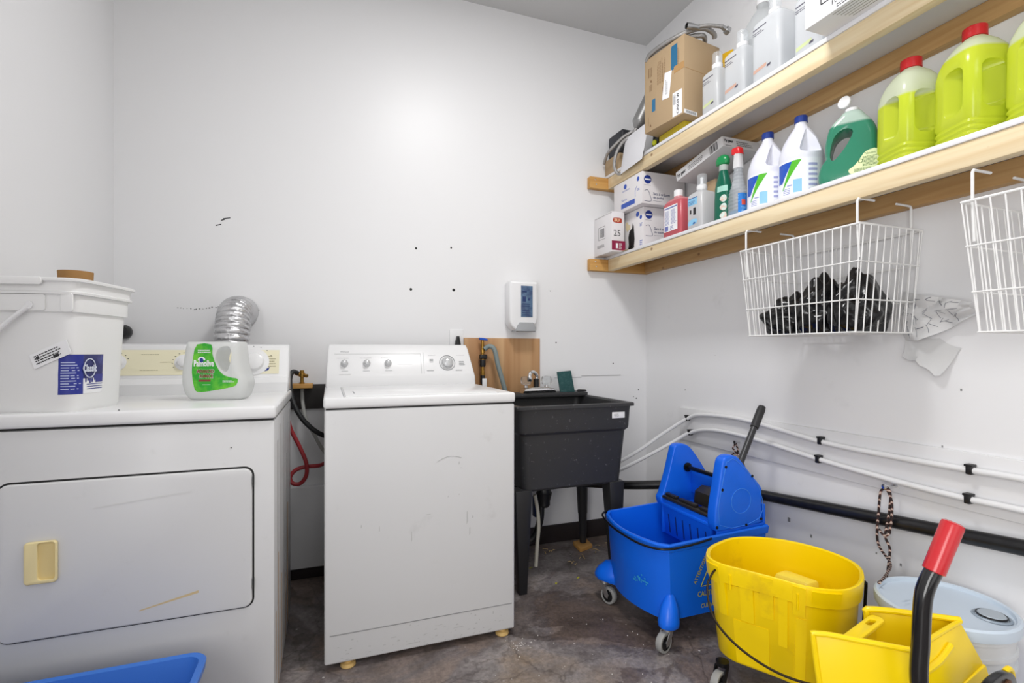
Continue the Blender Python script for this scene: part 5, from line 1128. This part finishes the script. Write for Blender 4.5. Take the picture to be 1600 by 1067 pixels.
# ------------------------------------------------------------------ goods on the upper shelf
carton('cardboard_box', 'small plain brown box under the black case on the upper shelf', (1.515, 2.40, ZU), (1.70, 2.552, 2.178), KRAFT)
t = thing('black_case', 'small black plastic case standing on the little brown box, upper shelf', 'case', (1.60, 2.47, 2.179), local=True)
MB().box((-.072, -.075, 0), (.08, .072, .135), .014, 4).build('case_body', mat('charcoal_case', '#2a2b30', .5), t)
MB().box((-.0735, -.062, .01), (-.0715, .06, .122), .001).build('front_panel', mat('charcoal_panel', '#34363c', .6), t)
BRD = mat('braided_steel', (.42, .41, .40, 1), .38, metal=.85, bump=(260, .8))
t = thing('metal_filter', 'grey ribbed metal canister leaning behind the white card on the upper shelf', 'canister', (1.56, 2.25, ZU))
a = Vector((1.547, 2.262, 2.285)); d = Vector((.36, -.24, .9)).normalized()
MB().lathe([(.012, -.03), (.022, -.02), (.036, 0)]+[(.037+.0015*(i % 2), .004+.006*i) for i in range(24)]+[(.034, .152)], a, d, 30).build('canister_body', mat('ribbed_grey', (.30, .30, .30, 1), .4, metal=.6), t)
MB().lathe([(.039, .150), (.041, .155), (.041, .175), (.036, .18)], a, d, 30).build('end_ring', BLKP, t)
MB().tube([a-d*.02, (1.53, 2.29, 2.22), (1.535, 2.33, 2.14), (1.56, 2.35, 2.099)], .011, 12).build('hose_tail', BRD, t)
tag(MB().tube([(1.515, 2.30, 2.225), (1.49, 2.335, 2.20), (1.472, 2.365, 2.15), (1.470, 2.38, 2.09), (1.485, 2.375, 2.05), (1.495, 2.35, 2.04)], .0085, 10).build('braided_hose', BRD), 'short braided hose drooping over the front edge at the left of the upper shelf', 'hose')
tag(MB().tube([(1.53, 2.29, 2.25), (1.50, 2.33, 2.235), (1.47, 2.38, 2.20), (1.455, 2.42, 2.175), (1.47, 2.47, 2.165), (1.495, 2.53, 2.158)], .0085, 10).build('braided_hose', BRD), 'braided steel hose crossing in front of the small black case', 'hose')
# white card hanging over the edge
P = [(1.503, 2.352, 2.135), (1.498, 2.345, 2.225), (1.535, 2.17, 2.285), (1.5, 2.145, 2.17), (1.492, 2.160, 2.085), (1.470, 2.285, 2.055), (1.470, 2.355, 2.040)]
n = 10; rows = []
for i in range(n+1):
    f = i/n; top = Vector((1.507, 2.325, 2.222)).lerp(Vector((1.520, 2.128, 2.238)), f); bot = Vector((1.489, 2.352, 2.034)).lerp(Vector((1.489, 2.150, 2.048)), f)
    rows.append([top.lerp(bot, g/8)-X*(.012*math.sin(PI*g/8)*math.sin(PI*f)) for g in range(9)])
m = MB(); m.loft(rows, (0, 0), closed=False); tag(m.build('white_card', mat('card_white', '#dcdce0', .5), solid=.0012, sharp=60), 'white sheet of card draped over the front edge of the upper shelf', 'card')
t = thing('utility_knife', 'black and yellow tool standing between the white card and the large carton', 'tool', (1.55, 2.12, ZU))
MB().hexa([(1.535, 2.09, ZU), (1.565, 2.09, ZU), (1.565, 2.135, ZU), (1.535, 2.135, ZU)], [(1.54, 2.07, 2.235), (1.57, 2.07, 2.235), (1.57, 2.12, 2.235), (1.54, 2.12, 2.235)], .006).build('tool_body', BLKP, t)
m = MB(); m.lathe([(.014, 0), (.014, .006), (.011, .009), (.0005, .009)], (1.535, 2.105, 2.118), (-1, 0, 0), 10); k = m.build('yellow_knob', mat('acid_yellow', '#cdd21f', .4), t)
tag(MB().box((1.535, 1.885, ZU), (1.68, 2.075, 2.137), .006).build('yellow_case', mat('mustard_yellow', '#c8b434', .45)), 'flat yellow case underneath the large brown carton on the upper shelf', 'case')
# large carton
t = thing('cardboard_box', 'large brown printed carton on the upper shelf with braided hoses on top', 'box', (1.49, 1.83, 2.138), local=True, rotz=math.radians(8))
b = MB().box((0, 0, 0), (.23, .25, .355), .002).build('carton', KRAFT, t)
m = MB(); w_ = lambda y, z: Vector((0, y, z))
m.poly([(0, 0), (.03, 0), (.038, .01), (.038, .11), (.004, .11), (0, .10)], w_(.078, .225), -Y, Z, .0004); m.poly([(0, 0), (.022, 0), (.022, .06), (0, .06)], w_(.20, .085), -Y, Z, .0004); m.flat = 1; m.build('blue_print', mat('teal_print', '#2c6d94', .5), b)
m = MB(); m.T = Matrix.Rotation(PI/2, 4, 'X'); m.T = Matrix.Identity(4)
def vtext(mm, s_, y, z, L, hh, x=0):    # print running up the box
    mm.text(s_, Vector((x, y, z)), Z, Y, w=L, h=hh)
m.fine(w_(.03, .235)-X*.0, Z, Y, .09, .012, 2)
for k in range(4): m.fine((0, .115+k*.014, .20), Z, Y, .12, .010, 2)
m.fine((0, .115, .12), Z, Y, .07, .02, 3); m.fine((0, .20, .26), Z, Y, .06, .03, 3); m.fine((0, .20, .19), Z, Y, .04, .02, 3)
m.poly([(0, 0), (.012, -.006), (.006, .012)], w_(.212, .235), -Y, Z, .0004); m.poly([(0, 0), (.010, 0), (.005, .014)], w_(.215, .02), -Y, Z, .0004); m.fine(w_(.225, .03), -Y, Z, .004, .04, 6)
for v in m.v: v.x = -.0006
m.flat = 1; m.build('lettering', mat('brown_ink', '#7b5b3c', .6), b)
m = MB(); m.T = Matrix.Translation((0, .10, .165)) @ Matrix.Rotation(math.radians(8), 4, 'X'); m.box((-.0012, -.018, -.055), (0, .026, .065)); s1 = m.build('sticker', PAPER, b)
m = MB(); m.fine((-.0014, .10, .13), Z, Y, .08, .018, 2); m.flat = 1; m.build('lettering', GREYL, s1)
m = MB(); m.box((-.0012, .012, .006), (0, .068, .115)); m.box((0, -.0012, -.0), (.08, .0, .018)); s2 = m.build('sticker', PAPER, b)
m = MB(); m.text('CINO3 W', Vector((-.0014, .030, .012)), Z, Y, w=.095, h=.014, bold=.02); m.fine((-.0014, .05, .06), Z, Y, .05, .014, 8, .9)
for i in range(10): m.quad((.012+i*.006, -.0013, .003), X, Z, .003, .012)
for v in m.v:
    if v.y > 0: v.x = -.0016
m.flat = 1; m.build('lettering', INK, s2)
m = MB(); m.box((-.0006, -.0006, .205), (.23, 0, .2065)); m.box((-.0008, 0, .204), (0, .06, .235)); m.build('tape', mat('packing_tape', '#b8905f', .3), b)
# braided hoses on top of the carton
t = thing('braided_hose', 'coiled braided steel hoses with chrome nuts lying on top of the large carton', 'hose', (1.58, 1.93, 2.50))
m = MB(); m.tube([(1.462, 2.07, 2.492), (1.46, 2.04, 2.508), (1.475, 1.97, 2.515), (1.51, 1.89, 2.522), (1.555, 1.84, 2.530), (1.60, 1.82, 2.532), (1.645, 1.82, 2.52), (1.66, 1.83, 2.508)], .011, 12)
m.tube([(1.475, 2.08, 2.503), (1.478, 2.02, 2.507), (1.50, 1.95, 2.507), (1.54, 1.88, 2.512), (1.60, 1.84, 2.512), (1.64, 1.87, 2.508)], .011, 12)
m.tube([(1.55, 1.83, 2.534), (1.60, 1.80, 2.534), (1.66, 1.78, 2.530)], .0085, 10); m.build('braided_tube', BRD, t)
m = MB(); a = Vector((1.503, 1.83, 2.530)); d = Vector((1, -.1, 0)).normalized(); m.lathe([(.013, 0), (.014, .002), (.014, .03), (.012, .045), (.012, .06)], a, d, 16, (0, 1)); m.lathe([(.010, 0), (.010, .02), (.016, .022), (.017, .04), (.010, .042)], Vector((1.655, 1.778, 2.527)), Vector((1, .0, -.35)).normalized(), 8); m.build('hose_nut', STEEL, t)

# clear bottles
def upper(label, loc, kind, **k): return pump_bottle(label, loc, kind, group='clear refill bottles on the upper shelf', **k)
u1 = upper('clear refill bottle with white pump and lime print next to the large brown carton', (1.580, 1.725, ZU), 'lime', hb=.19)
u2 = upper('clear refill bottle with peach label, second to the right of the large carton', (1.580, 1.585, ZU), 'peach', sx=.05, sy=.056, hb=.20)
u3 = upper('large clear refill bottle with white shoulder pump, third right of the large carton', (1.578, 1.425, ZU), 'peach', sx=.052, sy=.066, hb=.235)
u4 = upper('clear refill bottle half hidden behind the white carton on the upper shelf', (1.60, 1.272, ZU), 'lime', sx=.048, sy=.055, hb=.225)
t = thing('gallon_bottle', 'tall clear gallon bottle with fine print label standing behind the pump bottles', 'bottle', (1.705, 1.60, ZU), local=True)
t.scale = (1.18, 1.18, 1.25)
GTB = [(0, .060, .060, 3), (.006, .066, .066, 3), (.22, .066, .066, 3), (.27, .058, .058, 2.6), (.31, .036, .036, 2), (.33, .02, .02, 2), (.35, .02, .02, 2)]
b = MB().loft([sell(z, a, b_, n_, N=44) for z, a, b_, n_ in GTB]).build('bottle_body', mat('clear_pet', (.74, .77, .78, 1), .12, alpha=.5, transl=.2), t, sharp=60)
MB().lathe([(.022, .345), (.022, .37), (.0005, .371)], n=24).build('cap', WPL, t)
m = MB(); wrap(m, GTB, 160, 300, .06, .24, .0008, na=30); lb = m.build('label', mat('grey_film_label', '#c5c8ca', .4, alpha=.8), b)
m = MB()
for k in range(20): wrap(m, GTB, 190+random.uniform(0, 6), 235-random.uniform(0, 12), .07+k*.008, .0735+k*.008, .0014, nz=1, na=8); wrap(m, GTB, 245, 285-random.uniform(0, 12), .07+k*.008, .0735+k*.008, .0014, nz=1, na=8)
m.build('lettering', GREYL, lb)
t = thing('snack_bag', 'small brown and yellow packet lying behind the clear bottles on the upper shelf', 'packet', (1.735, 1.80, ZU), local=True); t.scale = (1, 1, 1.62)
MB().hexa([(-.03, -.04, 0), (.03, -.04, 0), (.03, .04, 0), (-.03, .04, 0)], [(-.025, -.05, .21), (.035, -.05, .19), (.03, .03, .20), (-.03, .03, .225)], .008).build('packet_body', mat('brown_packet', '#8e7657', .4, dirt=('#d3c7b4', 30, .5, .6, .8)), t)
MB().hexa([(-.034, -.03, .15), (-.03, -.03, .15), (-.03, .03, .15), (-.034, .03, .15)], [(-.032, -.035, .212), (-.026, -.035, .212), (-.031, .025, .218), (-.036, .025, .218)], .001).build('yellow_patch', mat('packet_yellow', '#e0b21c', .4), t)
# white carton overhanging the shelf front
t, b, h = carton('cardboard_box', 'white carton jutting over the front edge of the upper shelf', (1.415, .80, ZU), (1.66, 1.165, 2.34), mat('bright_carton', '#e9e9ec', .55))
m = MB(); w_ = lambda y, z: Vector((-h[0], y, z)); f0 = h[1]-.055
for p, q in (((f0, .045), (f0, .20)), ((f0, .045), (-.10, .045))): m.cyl((-h[0]-.0004, p[0], p[1]), (-h[0]-.0004, q[0], q[1]), .0016, 6)
for i in range(14): m.quad(w_(f0-.022-i*.008, .062), -Y, Z, .003+.002*(i % 3), .12)
m.text('100607057', w_(f0-.035, .022), -Y, Z, w=.10, h=.014); m.fine(w_(f0-.05, .006), -Y, Z, .12, .013, 2); m.flat = 1; m.build('lettering', INK, b)
m = MB()
for k in range(6):
    m.add([(-h[0]+.012+k*.012, .10-k*.004, -.0006), (-h[0]+.014+k*.012, .10-k*.004, -.0006), (-h[0]+.014+k*.012, -.08, -.0006), (-h[0]+.012+k*.012, -.08, -.0006)], [[0, 1, 2, 3]])
m.flat = 1; m.build('lettering', mat('olive_grey_ink', '#77786a', .6), b)

# ------------------------------------------------------------------ floor debris by the sink
DEB = mat('wood_chip', '#b39a72', .8)
rg = random.Random(11)
m = MB()
for (x, y) in ((1.05, 2.42), (1.10, 2.46), (1.24, 2.30), (1.34, 2.36), (1.43, 2.43), (1.47, 2.36), (1.17, 2.25), (1.40, 2.25)):
    for k in range(3):
        a = rg.uniform(0, PI); l = rg.uniform(.01, .03); c = Vector((x+rg.uniform(-.03, .03), y+rg.uniform(-.03, .03), .001)); d = Vector((math.cos(a), math.sin(a), .15))*l
        m.tube([c, c+d*.5+Vector((0, 0, .004)), c+d], .0022, 5, 2)
o = m.build('shavings', DEB); tag(o, 'loose wood shavings and chips scattered on the floor under the sink', 'debris'); o['kind'] = 'stuff'
m = MB()
for i in range(46):
    x = rg.uniform(.5, 1.15); y = rg.uniform(1.15, 1.8)
    if x < .67 and y > 1.74: continue
    s_ = rg.uniform(.0012, .0035); m.box((x, y, 0), (x+s_, y+s_*.8, s_*.7))
for i in range(40):
    s_ = rg.uniform(.001, .003); x = .66+rg.gauss(0, .03); y = 1.70+rg.gauss(0, .015); m.box((x, y, 0), (x+s_, y+s_, s_*.6))
o = m.build('grit', mat('white_grit', '#d5d2ce', .8)); tag(o, 'tiny white crumbs scattered over the concrete floor in front of the sink', 'crumbs'); o['kind'] = 'stuff'
m = MB()
for x, y, a in ((.93, 2.28, .3), (.98, 2.08, 1), (1.10, 2.1, .6)):
    m.add([(x, y, .0008), (x+.02*math.cos(a), y+.02*math.sin(a), .0008), (x+.02*math.cos(a)-.006, y+.02*math.sin(a)+.006, .0008), (x-.006, y+.006, .0008)], [[0, 1, 2, 3]])
m.flat = 1; m.build('paint_spot', mat('yellow_paint', '#b9b53a', .6), OBJ['floor'])
